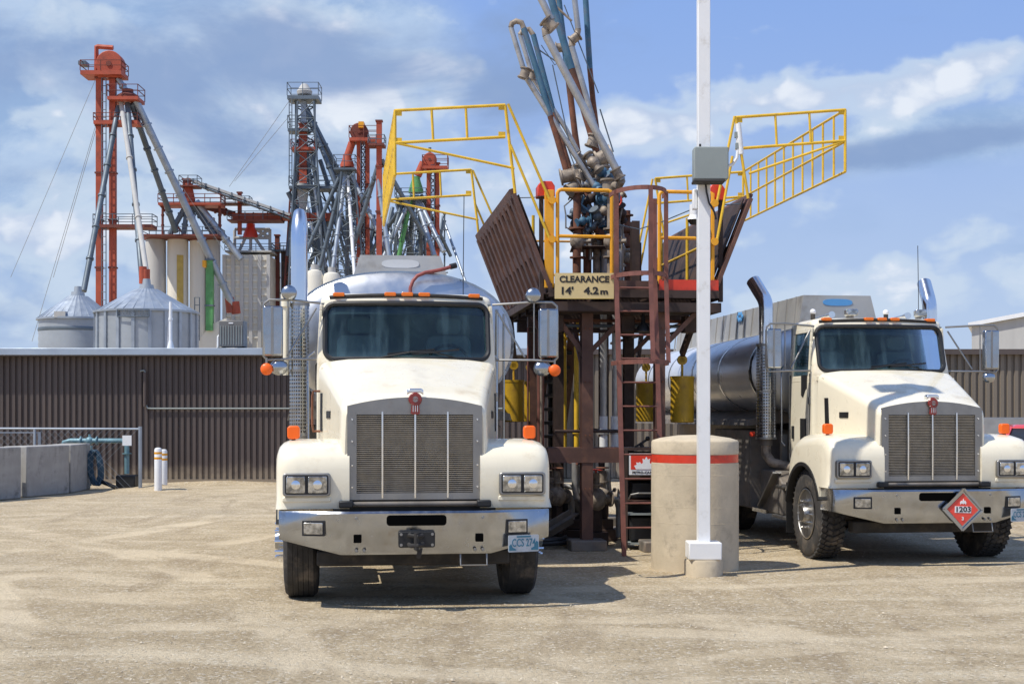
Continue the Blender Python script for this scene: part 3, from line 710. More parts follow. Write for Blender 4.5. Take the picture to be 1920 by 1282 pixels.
def truck(name_label, loc, rz, plate_text, placard, lug, tankz, cat, grp=None):
    t = thing('tanker_truck', name_label, 'tanker truck', loc, rz, grp)
    cab = cab_shell(t)
    # gasket + windscreen glass
    zc = []
    X0, Z0, Z1, r = .84, 2.33, 2.91, .10
    loop = rrect(-X0, Z0, X0, Z1, r, 6)
    dense = []
    for i in range(len(loop)):
        a, b = loop[i], loop[(i + 1) % len(loop)]; L = math.hypot(b[0] - a[0], b[1] - a[1]); m = max(1, int(L / .06))
        for j in range(m): dense.append((a[0] + (b[0] - a[0]) * j / m, a[1] + (b[1] - a[1]) * j / m))
    gk = MB().tube([(x_, yfront(x_, z_) - .004, z_) for x_, z_ in dense + dense[:2]], .026, 8, caps=False)
    gk.build('windscreen_seal', 'black', t, smooth=True)
    gl = MB(); nx, nz = 28, 10
    vs = [(-.84 + 1.68 * i / nx, yfront(-.84 + 1.68 * i / nx, 2.33 + .58 * j / nz) + .012, 2.33 + .58 * j / nz) for j in range(nz + 1) for i in range(nx + 1)]
    gl._add(vs, [(j * (nx + 1) + i, j * (nx + 1) + i + 1, (j + 1) * (nx + 1) + i + 1, (j + 1) * (nx + 1) + i) for j in range(nz) for i in range(nx)])
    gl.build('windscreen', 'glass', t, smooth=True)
    # sun shade band at the top inside edge
    sb = MB(); 
    sb.loft([[(x_, yfront(x_, z_) + .03, z_) for x_ in [-.84 + 1.68 * i / 16 for i in range(17)]] for z_ in (2.80, 2.93)], closed=False, caps=False)
    sb.build('sun_visor', 'black', t)
    # wipers
    wp = MB()
    for xa, xb in ((-.28, .30), (.50, .02)):
        za = 2.345; wp.tube([(xa + .0, yfront(xa, za) - .03, za), ((xa + xb) / 2, yfront((xa + xb) / 2, za + .05) - .03, za + .055), (xb, yfront(xb, za + .06) - .02, za + .062)], .008, 6)
        wp.beam(((xa + xb) / 2 - .22, yfront(xb, za + .03) - .018, za + .035), ((xa + xb) / 2 + .26, yfront(xb, za + .09) - .018, za + .085), .008, .02)
    wp.build('wiper', 'black', t, smooth=False)
    # interior
    it = MB(); it.b2((-.90, 1.98, 1.55), (.90, 2.72, 1.60)); it.b2((-.90, 2.70, 1.55), (.90, 2.72, 2.93)); it.b2((-.88, 1.95, 2.90), (.88, 2.72, 2.92))
    io = it.build('cab_interior', 'liner', t)
    ds = MB().loft([[(x_, yfront(x_, 2.3) + .02, 2.31), (x_, 2.05, 2.37), (x_, 2.12, 2.22), (x_, 2.05, 1.75), (x_, yfront(x_, 2.3) + .05, 1.75)] for x_ in (-.88, -.5, 0, .5, .88)]).build('dashboard', 'dash', io)
    for sx in (-.48, .48):
        se = MB().prism(rrect(sx - .24, 1.9, sx + .24, 2.62, .08), 2.48, 2.60, 'xz'); se.prism(rrect(sx - .13, 2.64, sx + .13, 2.82, .06), 2.48, 2.57, 'xz')
        se.prism(rrect(sx - .25, 1.82, sx + .25, 1.98, .05), 2.10, 2.58, 'xz'); se.build('seat', 'seat', io, bevel=.02)
    sw = [(.45 + .21 * math.cos(2 * PI * i / 24), 2.20 - .07 * math.sin(2 * PI * i / 24), 2.33 + .17 * math.sin(2 * PI * i / 24)) for i in range(26)]
    MB().tube(sw, .016, 6, caps=False).beam((.45, 2.2, 2.33), (.45, 2.1, 2.15), .04, .04).beam((.25, 2.2, 2.33), (.65, 2.2, 2.33), .03, .02).build('steering_wheel', 'black', io)
    hood(t)
    # cowl between bonnet and windscreen
    MB().loft([[(-a, 1.55, b - .02), (0, 1.50, b + .030), (a, 1.55, b - .02), (a + .02, 1.86, b + .02), (0, 1.66, b + .055), (-a - .02, 1.86, b + .02)] for a, b in ((.87, 2.20), (.87, 2.255))]).build('cowl', 'cream', t, smooth=True)
    for s in (-1, 1):
        fender(t, s); mirrors(t, s, not placard)
        wheel(t, s * 1.055, 1.2, s, wd=.315, lug=lug, hub=.06 if lug else .10)
        # door: panel with window frame
        d = MB(); x_ = .966
        xd = lambda z_: s * (.932 - max(0, z_ - 2.2) * .055)
        def strip(y0, z0, y1, z1):
            d.loft([[(xd(z0), y0, z0), (xd(z0), y1, z0), (xd(z0) - s * .03, y1, z0), (xd(z0) - s * .03, y0, z0)], [(xd(z1), y0, z1), (xd(z1), y1, z1), (xd(z1) - s * .03, y1, z1), (xd(z1) - s * .03, y0, z1)]])
        strip(1.93, 1.22, 2.66, 2.20); strip(1.93, 2.20, 2.66, 2.27); strip(1.93, 2.84, 2.66, 2.90); strip(2.60, 2.27, 2.66, 2.84); strip(1.93, 2.27, 1.98, 2.84)
        do = d.build('door', 'cream', t, bevel=.006)
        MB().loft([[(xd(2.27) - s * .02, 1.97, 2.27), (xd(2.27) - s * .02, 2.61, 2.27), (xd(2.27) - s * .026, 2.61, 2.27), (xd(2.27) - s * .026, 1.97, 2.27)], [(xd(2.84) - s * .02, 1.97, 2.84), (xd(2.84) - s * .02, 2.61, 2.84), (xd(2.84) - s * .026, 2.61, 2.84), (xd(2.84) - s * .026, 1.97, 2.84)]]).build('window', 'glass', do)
        MB().prism([(1.99, 2.285), (2.20, 2.285), (2.20, 2.02), (2.14, 2.0), (2.05, 2.10), (1.99, 2.12)], s * .925, s * .942, 'yz').build('lower_window', 'black', do)
        MB().b2((s * .925, 2.02, 1.42), (s * .942, 2.24, 1.72)).build('vision_window', 'black', do)
        MB().b2((s * .925, 2.50, 1.45), (s * .955, 2.56, 1.62)).build('door_handle', 'black', do, bevel=.005)
        # seams
        sm_ = MB(); sm_.b2((s * .920, 1.905, 1.2), (s * .930, 1.915, 2.3)); sm_.b2((s * .92, 2.675, 1.2), (s * .930, 2.685, 2.3)); sm_.build('door_seam', 'dark', do)
        hg = MB()
        for z_ in (1.40, 1.95): hg.b2((s * .922, 1.86, z_ - .045), (s * .945, 1.93, z_ + .045))
        hg.build('door_hinge', 'brushed', do, bevel=.004)
        MB().tube([(s * .87, 1.60, 2.20), (s * .80, 1.25, 2.10), (s * .74, .85, 1.98)], .0) if False else None
        MB().b2((s * .66 - .03, .52, 1.60), (s * .66 + .03, .60, 1.66)).build('bonnet_latch', 'black', t, bevel=.006)
        # bonnet side: air intake, badge, grab handle, hinge
        hx = lambda y_: s * (.665 + .235 * (max(0, y_ - .3) / 1.36) ** 1.05 + .012)
        MB().loft([[(hx(1.38) - s * .02, 1.36, 1.60), (hx(1.38) + s * .008, 1.36, 1.60), (hx(1.46) + s * .008, 1.45, 1.60), (hx(1.46) - s * .02, 1.45, 1.60)],
                   [(hx(1.38) - s * .02, 1.40, 1.98), (hx(1.38) + s * .008, 1.40, 1.98), (hx(1.46) + s * .008, 1.48, 1.98), (hx(1.46) - s * .02, 1.48, 1.98)]]).build('side_intake', 'black', t)
        MB().loft([[(hx(1.0) - s * .02, .92, z_), (hx(.92) + s * .006, .92, z_), (hx(1.12) + s * .006, 1.12, z_), (hx(1.0) - s * .02, 1.12, z_)] for z_ in (1.73, 1.80)]).build('side_badge', 'black', t)
        if not placard and s < 0:
            MB().tube([(hx(1.5), 1.50, 2.0), (hx(1.5) + s * .07, 1.50, 2.0), (hx(1.5) + s * .08, 1.50, 1.95), (hx(1.5) + s * .08, 1.50, 1.66), (hx(1.5) + s * .07, 1.50, 1.6), (hx(1.5), 1.50, 1.6)], .012, 8).build('grab_handle', 'rust', t, smooth=True)
        MB().tube([(s * .985, 2.72, 1.35), (s * 1.03, 2.74, 1.4), (s * 1.03, 2.74, 2.4), (s * .96, 2.74, 2.45)], .012, 8).build('grab_rail', 'alum', t, smooth=True)
        # step / fuel tank / mudflap
        if not placard: MB().cyl((s * .98, 2.05, .62), (s * .98, 3.35, .62), .30, seg=32).build('fuel_tank', 'alum', t, smooth=True, bevel=.02)
        else:
            MB().prism([(2.35, .44), (3.30, .44), (3.30, 1.02), (2.65, 1.02), (2.35, .86)], s * .60, s * 1.15, 'yz').build('tool_box', 'chassis', t, bevel=.02)
            MB().beam((s * 1.17, 2.5, 1.0), (s * 1.17, 3.2, .5), .03, .12, (1, 0, 0)).beam((s * .9, 3.05, .9), (s * .9, 3.05, 1.5), .08, .08).build('bracket_plate', 'brushed', t)
        stp = MB(); stp.b2((s * .70, 1.95, .40), (s * 1.20, 2.65, .44)); stp.b2((s * .8, 2.0, .80), (s * 1.16, 2.60, .83)); stp.build('cab_step', 'brushed', t, bevel=.005)
        MB().b2((s * .72, 1.895, .25), (s * 1.24, 1.91, .90)).build('mud_flap', 'black', t)
    grille(t)
    bumper(t, plate_text, placard)
    # roof marker bar and lamps
    bar = MB().tube([(x_, yfront(x_, 2.96) + .01, 2.995 - .02 * (x_ / .8) ** 2) for x_ in [-.79 + 1.58 * i / 20 for i in range(21)]], .021, 10)
    bo = bar.build('marker_lamp_rail', 'dark', t, smooth=True)
    for x_ in (-.70, -.175, 0, .175, .70):
        y_ = yfront(x_, 2.96)
        MB().prism(rrect(x_ - .06, 2.983, x_ + .06, 3.022, .014), y_ - .04, y_ + .05, 'xz').build('roof_marker_lamp', 'amberdk', t, bevel=.008)
    # chassis
    ch = MB()
    for s in (-1, 1): ch.b2((s * .36, .35, .62), (s * .44, 12.4 if not placard else 11.0, .88))
    for y_ in (1.8, 3.2, 4.6, 6.0, 7.8, 9.6): ch.b2((-.40, y_, .66), (.40, y_ + .1, .84))
    ch.build('chassis_frame', 'dark', t)
    ax = MB().cyl((-1.0, 1.2, .52), (1.0, 1.2, .52), .06).b2((-.5, 1.10, .40), (.5, 1.30, .55))
    ax.sphere((0, 1.3, .5), .1); ax.build('front_axle', 'chassis', t)
    MB().b2((-.36, .6, .48), (.36, 2.4, 1.25)).build('engine', 'dark', t, bevel=.04)
    return t

def tank(t, y0, L, zb, zt, hw, box_top, logos, half_box=.50, rear_wheels=()):
    zc, hz = (zb + zt) / 2, (zt - zb) / 2; n = 48
    def ring(y_, k):
        p = []
        for i in range(n):
            a = 2 * PI * i / n; ca, sa = math.cos(a), math.sin(a); e = .86
            p.append((hw * k * math.copysign(abs(ca) ** e, ca), y_, zc + hz * k * math.copysign(abs(sa) ** e, sa)))
        return p
    secs = [ring(y0 - .16, .05), ring(y0 - .15, .35), ring(y0 - .125, .6), ring(y0 - .08, .82), ring(y0 - .03, .95), ring(y0, .985)]
    head = MB().loft(secs, caps=True).build('tank_head', 'tankdull', t, smooth=True)
    rim = MB().loft([ring(y0, .985), ring(y0, 1.012), ring(y0 + .03, 1.012), ring(y0 + .03, .99)], caps=False).build('head_flange', 'alum', head, smooth=True)
    body = MB().loft([ring(y0 + .005, .985), ring(y0 + .03, 1), ring(y0 + L, 1), ring(y0 + L + .12, .8), ring(y0 + L + .2, .3)])
    bo = body.build('tank', 'tank', t, smooth=True)
    bd = MB()
    k_ = 1
    while y0 + k_ * 1.6 < y0 + L:
        yy = y0 + k_ * 1.6; bd.loft([ring(yy, 1.001), ring(yy, 1.006), ring(yy + .06, 1.006), ring(yy + .06, 1.001)], caps=False); k_ += 1
    bd.build('tank_bands', 'alum', bo, smooth=True)
    # rollover coaming along the top
    zl = zt - .17
    cm = MB(); f = .12
    cm.loft([[(-half_box - f, y0 + .05, zl), (half_box + f, y0 + .05, zl), (half_box, y0 + .12, box_top), (-half_box, y0 + .12, box_top)],
             [(-half_box - f, y0 + .09, zl), (half_box + f, y0 + .09, zl), (half_box, y0 + .16, box_top), (-half_box, y0 + .16, box_top)]])
    for s in (-1, 1):
        cm.loft([[(s * (half_box + .06), y0 + .10, zl), (s * half_box, y0 + .12, box_top), (s * (half_box - .03), y0 + .12, box_top), (s * (half_box + .02), y0 + .10, zl)],
                 [(s * (half_box + .06), y0 + L - .1, zl), (s * half_box, y0 + L - .2, box_top), (s * (half_box - .03), y0 + L - .2, box_top), (s * (half_box + .02), y0 + L - .1, zl)]])
    co = cm.build('coaming', 'coam', bo, smooth=False)
    rb = MB()
    for s in (-1, 1):
        for i in range(int(L / .42)): rb.beam((s * (half_box + .066), y0 + .4 + i * .42, zl), (s * (half_box + .008), y0 + .4 + i * .42, box_top), .02, .03)
    rb.build('coaming_ribs', 'coam', bo)
    hm = MB()
    for i in range(3): hm.cyl((0, y0 + 1.2 + i * 2, zt - .02), (0, y0 + 1.2 + i * 2, zt + .16), .25, seg=24)
    hm.build('manhole_covers', 'alum', bo, smooth=True)
    lg = MB(); zl_ = box_top - .10; u = (zl_ - zl) / (box_top - zl); yl = y0 + .05 + .07 * u
    pr = [(a * .215, zl_ + b * .048) for a, b in ((math.copysign(abs(math.cos(q * PI / 12)) ** .6, math.cos(q * PI / 12)), math.copysign(abs(math.sin(q * PI / 12)) ** .8, math.sin(q * PI / 12))) for q in range(24))]
    lg.prism(pr, yl - .012, yl + .01)
    lo_ = lg.build('coaming_logo', 'logo' if logos else 'logow', bo)
    if logos:
        sl = MB()
        for yy in (y0 + 3.1,):
            for q in range(6):
                an = q * PI / 3; sl.sphere((-half_box - .045, yy + .09 * math.cos(an) * 1.3, zl_ + .05 * math.sin(an)), .045, (.3, 1.4, .9), 10)
        sl.build('side_logo', 'logo', bo, smooth=True)
    # cradle, catwalk skirt
    sk = MB()
    for s in (-1, 1):
        sk.loft([[(s * (hw - .02), y0 + .1, zb - .02), (s * (hw + .0), y0 + .1, zb - .10), (s * .45, y0 + .1, zb - .05), (s * .45, y0 + .1, zb + .22)], [(s * (hw - .02), y0 + L, zb - .02), (s * hw, y0 + L, zb - .10), (s * .45, y0 + L, zb - .05), (s * .45, y0 + L, zb + .22)]])
    sk.b2((-.45, y0 + .1, .88), (.45, y0 + L, zb + .15))
    sk.build('tank_cradle', 'chassis', t)
    cb = MB()
    for s in (-1, 1):
        cb.b2((s * .55, y0 + .35, .45), (s * 1.20, y0 + 2.2, zb - .16))
    cb.build('side_cabinet', 'chassis', t, bevel=.02)
    st = MB(); 
    for s in (-1, 1): st.b2((s * .7, y0 - .35, .42), (s * 1.18, y0 + .3, .47)); 
    st.build('side_step', 'alum', t)
    hs = MB().tube([(.10, y0 - .20, zt - .35), (.10, y0 - .19, zt - .20), (.13, y0 - .17, zt - .12), (.18, y0 - .15, zt - .06), (.27, y0 - .13, zt - .02), (.38, y0 - .12, zt + .0), (.50, y0 - .10, zt + .03), (.58, y0 - .08, zt + .06)], .021, 10)
    if not logos:
        ho = hs.build('red_hose', 'hose', t, smooth=True); ho['label'] = 'red hose lying over the front of the tank'
        MB().cyl((.56, y0 - .08, zt + .055), (.63, y0 - .06, zt + .075), .032).build('hose_coupling', 'black', ho)
    for (yy) in rear_wheels:
        for s in (-1, 1):
            wheel(t, s * 1.06, yy, s, wd=.27); wheel(t, s * .76, yy, s, wd=.27)
        MB().b2((-1.2, yy - .62, 1.13), (-.62, yy + .62, 1.17)).b2((1.2, yy - .62, 1.13), (.62, yy + .62, 1.17)).build('rear_fender', 'alum', t)
R7 = math.radians(7)
t1 = truck('cream tanker truck with one tall straight exhaust, left of the platform', (-.86, 12.5, 0), R7, 'CCS 274', False, False, None, 'tanker truck')
tank(t1, 3.38, 9.0, 1.80, 3.40, 1.29, 3.60, False, .46, rear_wheels=(5.6, 6.9, 10.2, 11.5))
stack(t1, -1, 4.02, 'tall')
MB().tube([(.70, 3.2, 2.0), (.70, 3.2, 3.3), (.71, 3.2, 4.25)], .005, 5).build('radio_antenna', 'black', t1)
MB().tube([(1.06, 3.0, 1.4), (1.06, 3.0, 2.95)], .02).tube([(1.14, 3.0, 1.4), (1.14, 3.0, 2.9)], .014).build('exhaust_side_rails', 'alum', t1)
MB().tube([(-1.28, 2.9, 2.2), (-1.28, 2.9, 2.95)], .03).cyl((-1.28, 2.9, 2.95), (-1.28, 2.9, 3.1), .05).build('air_pipe', 'cream', t1)
t2 = truck('cream tanker truck with two curved exhausts and a red diamond placard', (5.0, 16.15, 0), R7, 'CCS 282', True, True, None, 'tanker truck')
tank(t2, 3.30, 7.6, 1.72, 3.04, 1.30, 3.45, True, .49, rear_wheels=(5.6, 6.9))
stack(t2, -1, 3.72, (-.42, .90), 1.45, 2.72, .135); stack(t2, 1, 3.72, (.12, 1), 1.45, 2.72, .135)
# roof lamps and horns on the second truck
rl = MB().b2((-.38, 2.05, 3.06), (-.21, 2.15, 3.155)).build('roof_floodlight', 'lens', t2, bevel=.02); MB().b2((-.33, 2.1, 3.02), (-.26, 2.2, 3.07)).build('bracket', 'brushed', rl)
rl = MB().b2((.66, 2.25, 3.07), (.82, 2.35, 3.17)).build('roof_floodlight', 'lens', t2, bevel=.02); MB().b2((.70, 2.3, 3.02), (.76, 2.38, 3.09)).build('bracket', 'brushed', rl)
for x_ in (-.78, .22):
    b_ = MB().cyl((x_, 2.2, 3.02), (x_, 2.2, 3.10), .03).build('roof_beacon', 'dark', t2, smooth=True); MB().sphere((x_, 2.2, 3.12), .04).build('beacon_dome', 'white', b_, smooth=True)
hn = MB().tube([(-.6, 2.6, 3.06), (-.6, 2.2, 3.07), (-.6, 1.98, 3.07)], [.015, .02, .045], 12).tube([(.45, 2.6, 3.06), (.45, 2.2, 3.07), (.45, 2.02, 3.07)], [.015, .02, .045], 12).build('air_horn', 'chrome', t2, smooth=True)
MB().tube([(.80, 2.5, 3.0), (.80, 2.5, 3.4), (.79, 2.5, 4.05)], .005, 5).build('radio_antenna', 'black', t2)
# red blanket / valve cover reflected at the tank belly and red reflector
MB().cyl((-1.235, 3.36, 1.50), (-1.27, 3.34, 1.50), .035).build('side_reflector', 'redp', t2)
#@@END_TRUCKS

# ------------------------------------------------------------------ pole with enclosure, concrete pillar
def yard_pole():
    X, Y = 2.105, 15.25
    t = thing('lamp_pole', 'tall square white pole with a grey enclosure, standing in front of the concrete pillar', 'pole', (X, Y, 0))
    MB().lathe([(.21, -.05), (.21, .16), (.20, .185), (0, .185)], (0, 0, 0), 'z', 28).build('footing', 'concrete', t, smooth=True)
    MB().b2((-.18, -.17, .187), (.18, .17, .375)).build('base_cover', 'white', t, bevel=.012)
    MB().b2((-.067, -.067, .37), (.067, .067, 7.62)).build('pole', 'white', t, bevel=.006)
    MB().b2((-.64, -.15, 7.50), (.08, .15, 7.66)).build('lamp_head', 'greybox', t, bevel=.03)
    bx = MB().prism(rrect(-.135, 4.31, .24, 4.665, .02), -.25, -.07, 'xz').build('enclosure', 'greybox', t, bevel=.012)
    MB().b2((-.14, -.262, 4.28), (.20, -.06, 4.312)).build('lower_lip', 'dark', bx, bevel=.008)
    MB().cyl((-.05, -.1, 4.66), (-.05, -.1, 4.72), .012).build('gland', 'dark', bx)
    MB().tube([(.24, -.15, 4.47), (.30, -.15, 4.49), (.345, -.15, 4.56), (.355, -.15, 4.66), (.35, -.15, 4.78)], .017, 8).build('conduit', 'white', t, smooth=True)
    MB().tube([(.39, -.15, 4.60), (.36, -.15, 4.93)], .030, 12).build('antenna_tube', 'white', t, smooth=True)
    MB().b2((.33, -.17, 4.66), (.37, -.12, 4.72)).b2((.32, -.17, 4.78), (.36, -.12, 4.84)).build('antenna_clamp', 'greybox', t)
    MB().tube([(.01, -.10, 4.30), (.02, -.10, 4.20), (.05, -.09, 4.08), (.11, -.08, 3.98), (.13, -.07, 3.90)], .011, 8).build('black_cable', 'black', t, smooth=True)
    MB().b2((-.12, -.04, 4.02), (-.07, .05, 4.24)).build('white_bracket', 'white', t, bevel=.01)
    return t
yard_pole()
def pillar():
    prof = [(.50, -.05), (.502, .3), (.500, .6), (.502, .9), (.50, 1.215), (.493, 1.217), (.493, 1.318), (.50, 1.32), (.50, 1.455), (.485, 1.475), (.40, 1.50), (.2, 1.53), (.0, 1.535)]
    t = thing('concrete_pillar', 'thick round concrete pillar with a red band near its domed top', 'concrete pillar', (2.11, 16.0, 0))
    MB().lathe(prof, (0, 0, 0), 'z', 64).build('pillar', 'concrete', t, smooth=True)
    MB().lathe([(.492, 1.222), (.4955, 1.222), (.4955, 1.312), (.492, 1.312)], (0, 0, 0), 'z', 64).build('red_band', 'redp', t, smooth=True)
    jl = MB()
    for z_ in (.18, .36, .54, .72, .90, 1.08):
        jl.lathe([(.5005, z_), (.5025, z_ + .003), (.5005, z_ + .006)], (0, 0, 0), 'z', 64)
    jl.build('board_marks', 'concrete', t, smooth=True)
pillar()

# ------------------------------------------------------------------ loading rack
RX, RY, RZ = 1.57, 18.0, R7
def rk(lx, ly, z): c, s = math.cos(RZ), math.sin(RZ); return Vector((RX + lx * c - ly * s, RY + lx * s + ly * c, z))
def ibeam(mb, p0, p1, w=.12, h=.14, th=.012, up=(0, 1, 0)):
    p0, p1 = Vector(p0), Vector(p1); dz = (p1 - p0).normalized(); u = Vector(up)
    if abs(u.dot(dz)) > .98: u = Vector((1, 0, 0))
    xx = u.cross(dz).normalized(); yy = dz.cross(xx)
    mb.beam(p0, p1, th, h - .002, up)
    for s in (-1, 1): mb.beam(p0 + yy * s * h / 2, p1 + yy * s * h / 2, w, th, up)
def platform():
    t = thing('loading_platform', 'raised brown steel truck loading platform between the two tanker trucks', 'loading platform', (RX, RY, 0), RZ)
    D = MB()
    ibeam(D, (-1.12, 0, 3.33), (1.12, 0, 3.33), .1, .20); ibeam(D, (-1.12, 4.7, 3.33), (1.12, 4.7, 3.33), .1, .2)
    for x_ in (-1.1, -.35, .38, 1.1): ibeam(D, (x_, .06, 3.33), (x_, 4.64, 3.33), .1, .18, up=(1, 0, 0))
    for y_ in (.9, 1.8, 2.7, 3.6): D.b2((-1.05, y_ - .04, 3.24), (1.05, y_ + .04, 3.40))
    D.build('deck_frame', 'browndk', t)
    g = MB()
    for i in range(44): g.b2((-1.14 + i * .0525, -.04, 3.435), (-1.12 + i * .0525, 4.75, 3.46))
    for i in range(13): g.b2((-1.14, i * .39, 3.44), (1.14, i * .39 + .02, 3.455))
    g.build('deck_grating', 'brown', t)
    MB().b2((.33, -.075, 3.38), (1.12, -.055, 3.52)).build('red_toe_board', 'redp', t)
    f = MB(); f.b2((-.30, -.075, 3.36), (.32, -.055, 3.50)); f.build('toe_board', 'brown', t)
    lower = MB(); lower.b2((-1.15, -.10, 3.10), (1.15, .5, 3.22)); 
    for y_ in (1.2, 2.4, 3.6): lower.b2((-1.05, y_, 3.05), (1.05, y_ + .12, 3.20))
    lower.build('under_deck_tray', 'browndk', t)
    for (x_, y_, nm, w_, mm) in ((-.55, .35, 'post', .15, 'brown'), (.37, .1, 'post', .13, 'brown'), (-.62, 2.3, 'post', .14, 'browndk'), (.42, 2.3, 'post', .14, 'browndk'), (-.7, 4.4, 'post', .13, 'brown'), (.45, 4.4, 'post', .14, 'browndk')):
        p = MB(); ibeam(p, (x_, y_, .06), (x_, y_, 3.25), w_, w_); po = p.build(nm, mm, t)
        MB().b2((x_ - .24, y_ - .2, -.02), (x_ + .24, y_ + .2, .13)).build('footing', 'chassis', po, bevel=.02)
    # braces
    for (a, b) in (((-.55, .35, 2.5), (-1.05, .35, 3.2)), ((-.55, .35, 2.55), (.1, .35, 3.2)), ((.37, .1, 2.6), (.95, .1, 3.2)), ((.42, 2.3, 2.6), (1.0, 2.3, 3.2)), ((-.62, 2.3, 2.5), (-1.0, 2.3, 3.2)), ((.42, 2.3, 2.9), (-.2, 2.3, 3.2)), ((-.55, .4, 2.2), (-.55, 1.6, 3.2))):
        MB().beam(a, b, .06, .06).build('brace', 'brown', t)
    # low cross frame at knee height
    lf = MB(); lf.b2((-1.08, .26, 1.14), (-.1, .32, 1.33)); lf.b2((-1.08, .32, 1.30), (-.1, .55, 1.34)); lf.build('low_rail', 'brown', t)
    lf = MB(); lf.b2((-.62, .42, 1.10), (-.50, 4.4, 1.22)); lf.b2((-1.0, 2.26, 1.12), (.5, 2.34, 1.28)); lf.build('low_rail', 'redbrown', t)
    # handrails
    def rail(x0, x1, nm):
        r = MB(); z0, zt, zm = 3.47, 4.67, 4.07; rr = .025
        r.tube([(x0, 0, z0), (x0, 0, zt - .05), (x0 + .015, 0, zt - .015), (x0 + .05, 0, zt), (x1 - .05, 0, zt), (x1 - .015, 0, zt - .015), (x1, 0, zt - .05), (x1, 0, z0)], rr, 10)
        r.tube([(x0, 0, zm), (x1, 0, zm)], rr * .9, 10); return r.build(nm, 'orange', t, smooth=True)
    rail(-.99, -.28, 'front_handrail'); rail(.35, 1.06, 'front_handrail')
    for s in (-1, 1):
        MB().b2((s * 1.10 - .06, -.03, 3.40), (s * 1.10 + .06, .03, 4.66) if s < 0 else (s * 1.10 - .02, .03, 4.66)).build('gate_post', 'orange', t, bevel=.006)
        MB().b2((s * 1.19 - .025, .05, 3.25), (s * 1.19 + .025, .12, 4.68)).build('hinge_post', 'browndk', t)
        dr = MB().prism([(s * 1.13 - .11, 4.58), (s * 1.13 + .11, 4.58), (s * 1.13 + .11, 4.72), (s * 1.13 + .07, 4.78), (s * 1.13 - .07, 4.78), (s * 1.13 - .11, 4.72)], .02, .26).build('spring_housing', 'redp', t, bevel=.01)
        kn = MB()
        for z_ in (4.52, 4.02): kn.cyl((s * 1.07, -.03, z_), (s * 1.07, -.08, z_), .05, seg=12)
        kn.build('pivot_hub', 'orange', t, smooth=True)
        b_ = MB(); zt = 4.55
        for y_ in (1.5, 3.1, 4.7): b_.tube([(s * 1.1, y_, 3.45), (s * 1.1, y_, zt)], .022, 8)
        if s > 0: b_.tube([(s * 1.1, .1, 4.05), (s * 1.1, 4.7, 4.05)], .02, 8)
        b_.build('side_handrail', 'yellow', t, smooth=True)
    r = MB(); r.tube([(-1.05, 4.7, 3.45), (-1.05, 4.7, 4.6), (1.05, 4.7, 4.6), (1.05, 4.7, 3.45)], .024, 8); r.tube([(-1.05, 4.7, 4.05), (1.05, 4.7, 4.05)], .02, 8)
    r.build('rear_handrail', 'orange', t, smooth=True)
    p = MB(); ibeam(p, (.24, 1.0, 3.46), (.24, 1.0, 4.42), .11, .11); p.build('stub_column', 'browndk', t)
    p = MB(); ibeam(p, (.40, 1.6, 3.46), (.40, 1.6, 4.2), .10, .10); p.build('stub_column', 'browndk', t)
    MB().tube([(-.45, .8, 3.1), (-.45, .8, 1.2)], .05, 12).build('drop_pipe', 'armsil', t, smooth=True)
    # silver product pipes under the deck, with flanged white feet
    for (x_, y_, r_, mm) in ((-.16, 1.2, .05, 'armsil'), (0.0, 1.2, .042, 'armsil'), (-.25, 2.0, .04, 'armsil'), (-.42, 1.9, .035, 'yellow'), (-.40, 3.1, .035, 'yellow')):
        pp = MB().cyl((x_, y_, 1.15), (x_, y_, 3.3), r_, seg=16)
        for z_ in (1.2, 1.5, 2.9): pp.cyl((x_, y_, z_), (x_, y_, z_ + .03), r_ * 1.6, seg=16)
        pp.build('product_pipe', mm, t, smooth=True)
    for (x_, y_) in ((-.16, 1.2), (0, 1.2)): MB().cyl((x_, y_, 1.13), (x_, y_, 1.75), .057, seg=16).build('pipe_sleeve', 'white', t, smooth=True)
    r_ = random.Random(21)
    for i in range(9):
        x_ = r_.uniform(-.95, .1); y_ = r_.uniform(.9, 4.2); rr_ = r_.choice((.014, .02, .03))
        MB().tube([(x_, y_, 3.2), (x_, y_, r_.uniform(.5, 1.4)), (x_ + r_.uniform(-.2, .2), y_, .35)], rr_, 8).build('conduit', r_.choice(('browndk', 'galvdk', 'cast', 'redbrown')), t, smooth=True)
    for z_, x0_, x1_, m_ in ((2.95, -1.0, 1.0, 'galvdk'), (2.88, -.9, .4, 'browndk'), (3.02, -1.05, .9, 'rust'), (1.55, -.95, -.1, 'browndk')):
        MB().tube([(x0_, .5, z_), (x1_, .5, z_), (x1_, 3.5, z_)], .022, 8).build('conduit', m_, t, smooth=True)
    for x_ in (-.95, .0, .85):
        MB().b2((x_ - .09, .3, 2.86), (x_ + .09, .5, 3.08)).build('junction_box', 'browndk', t, bevel=.01)
    MB().lathe([(.02, 3.1), (.03, 2.98), (.08, 2.92), (.09, 2.86), (.0, 2.86)], (.18, .2, 0), 'z', 16).build('hanging_lamp', 'black', t, smooth=True)
    bl = MB()
    for x_ in (-.55, .37):
        for z_ in (2.9, 2.2, 1.5, .8):
            for q in (-.03, .03): bl.cyl((x_ + q, .26 if x_ < 0 else .02, z_), (x_ + q, .245 if x_ < 0 else .005, z_), .011, seg=6)
    bl.build('bolt_heads', 'rust', t)
    return t
plat = platform()

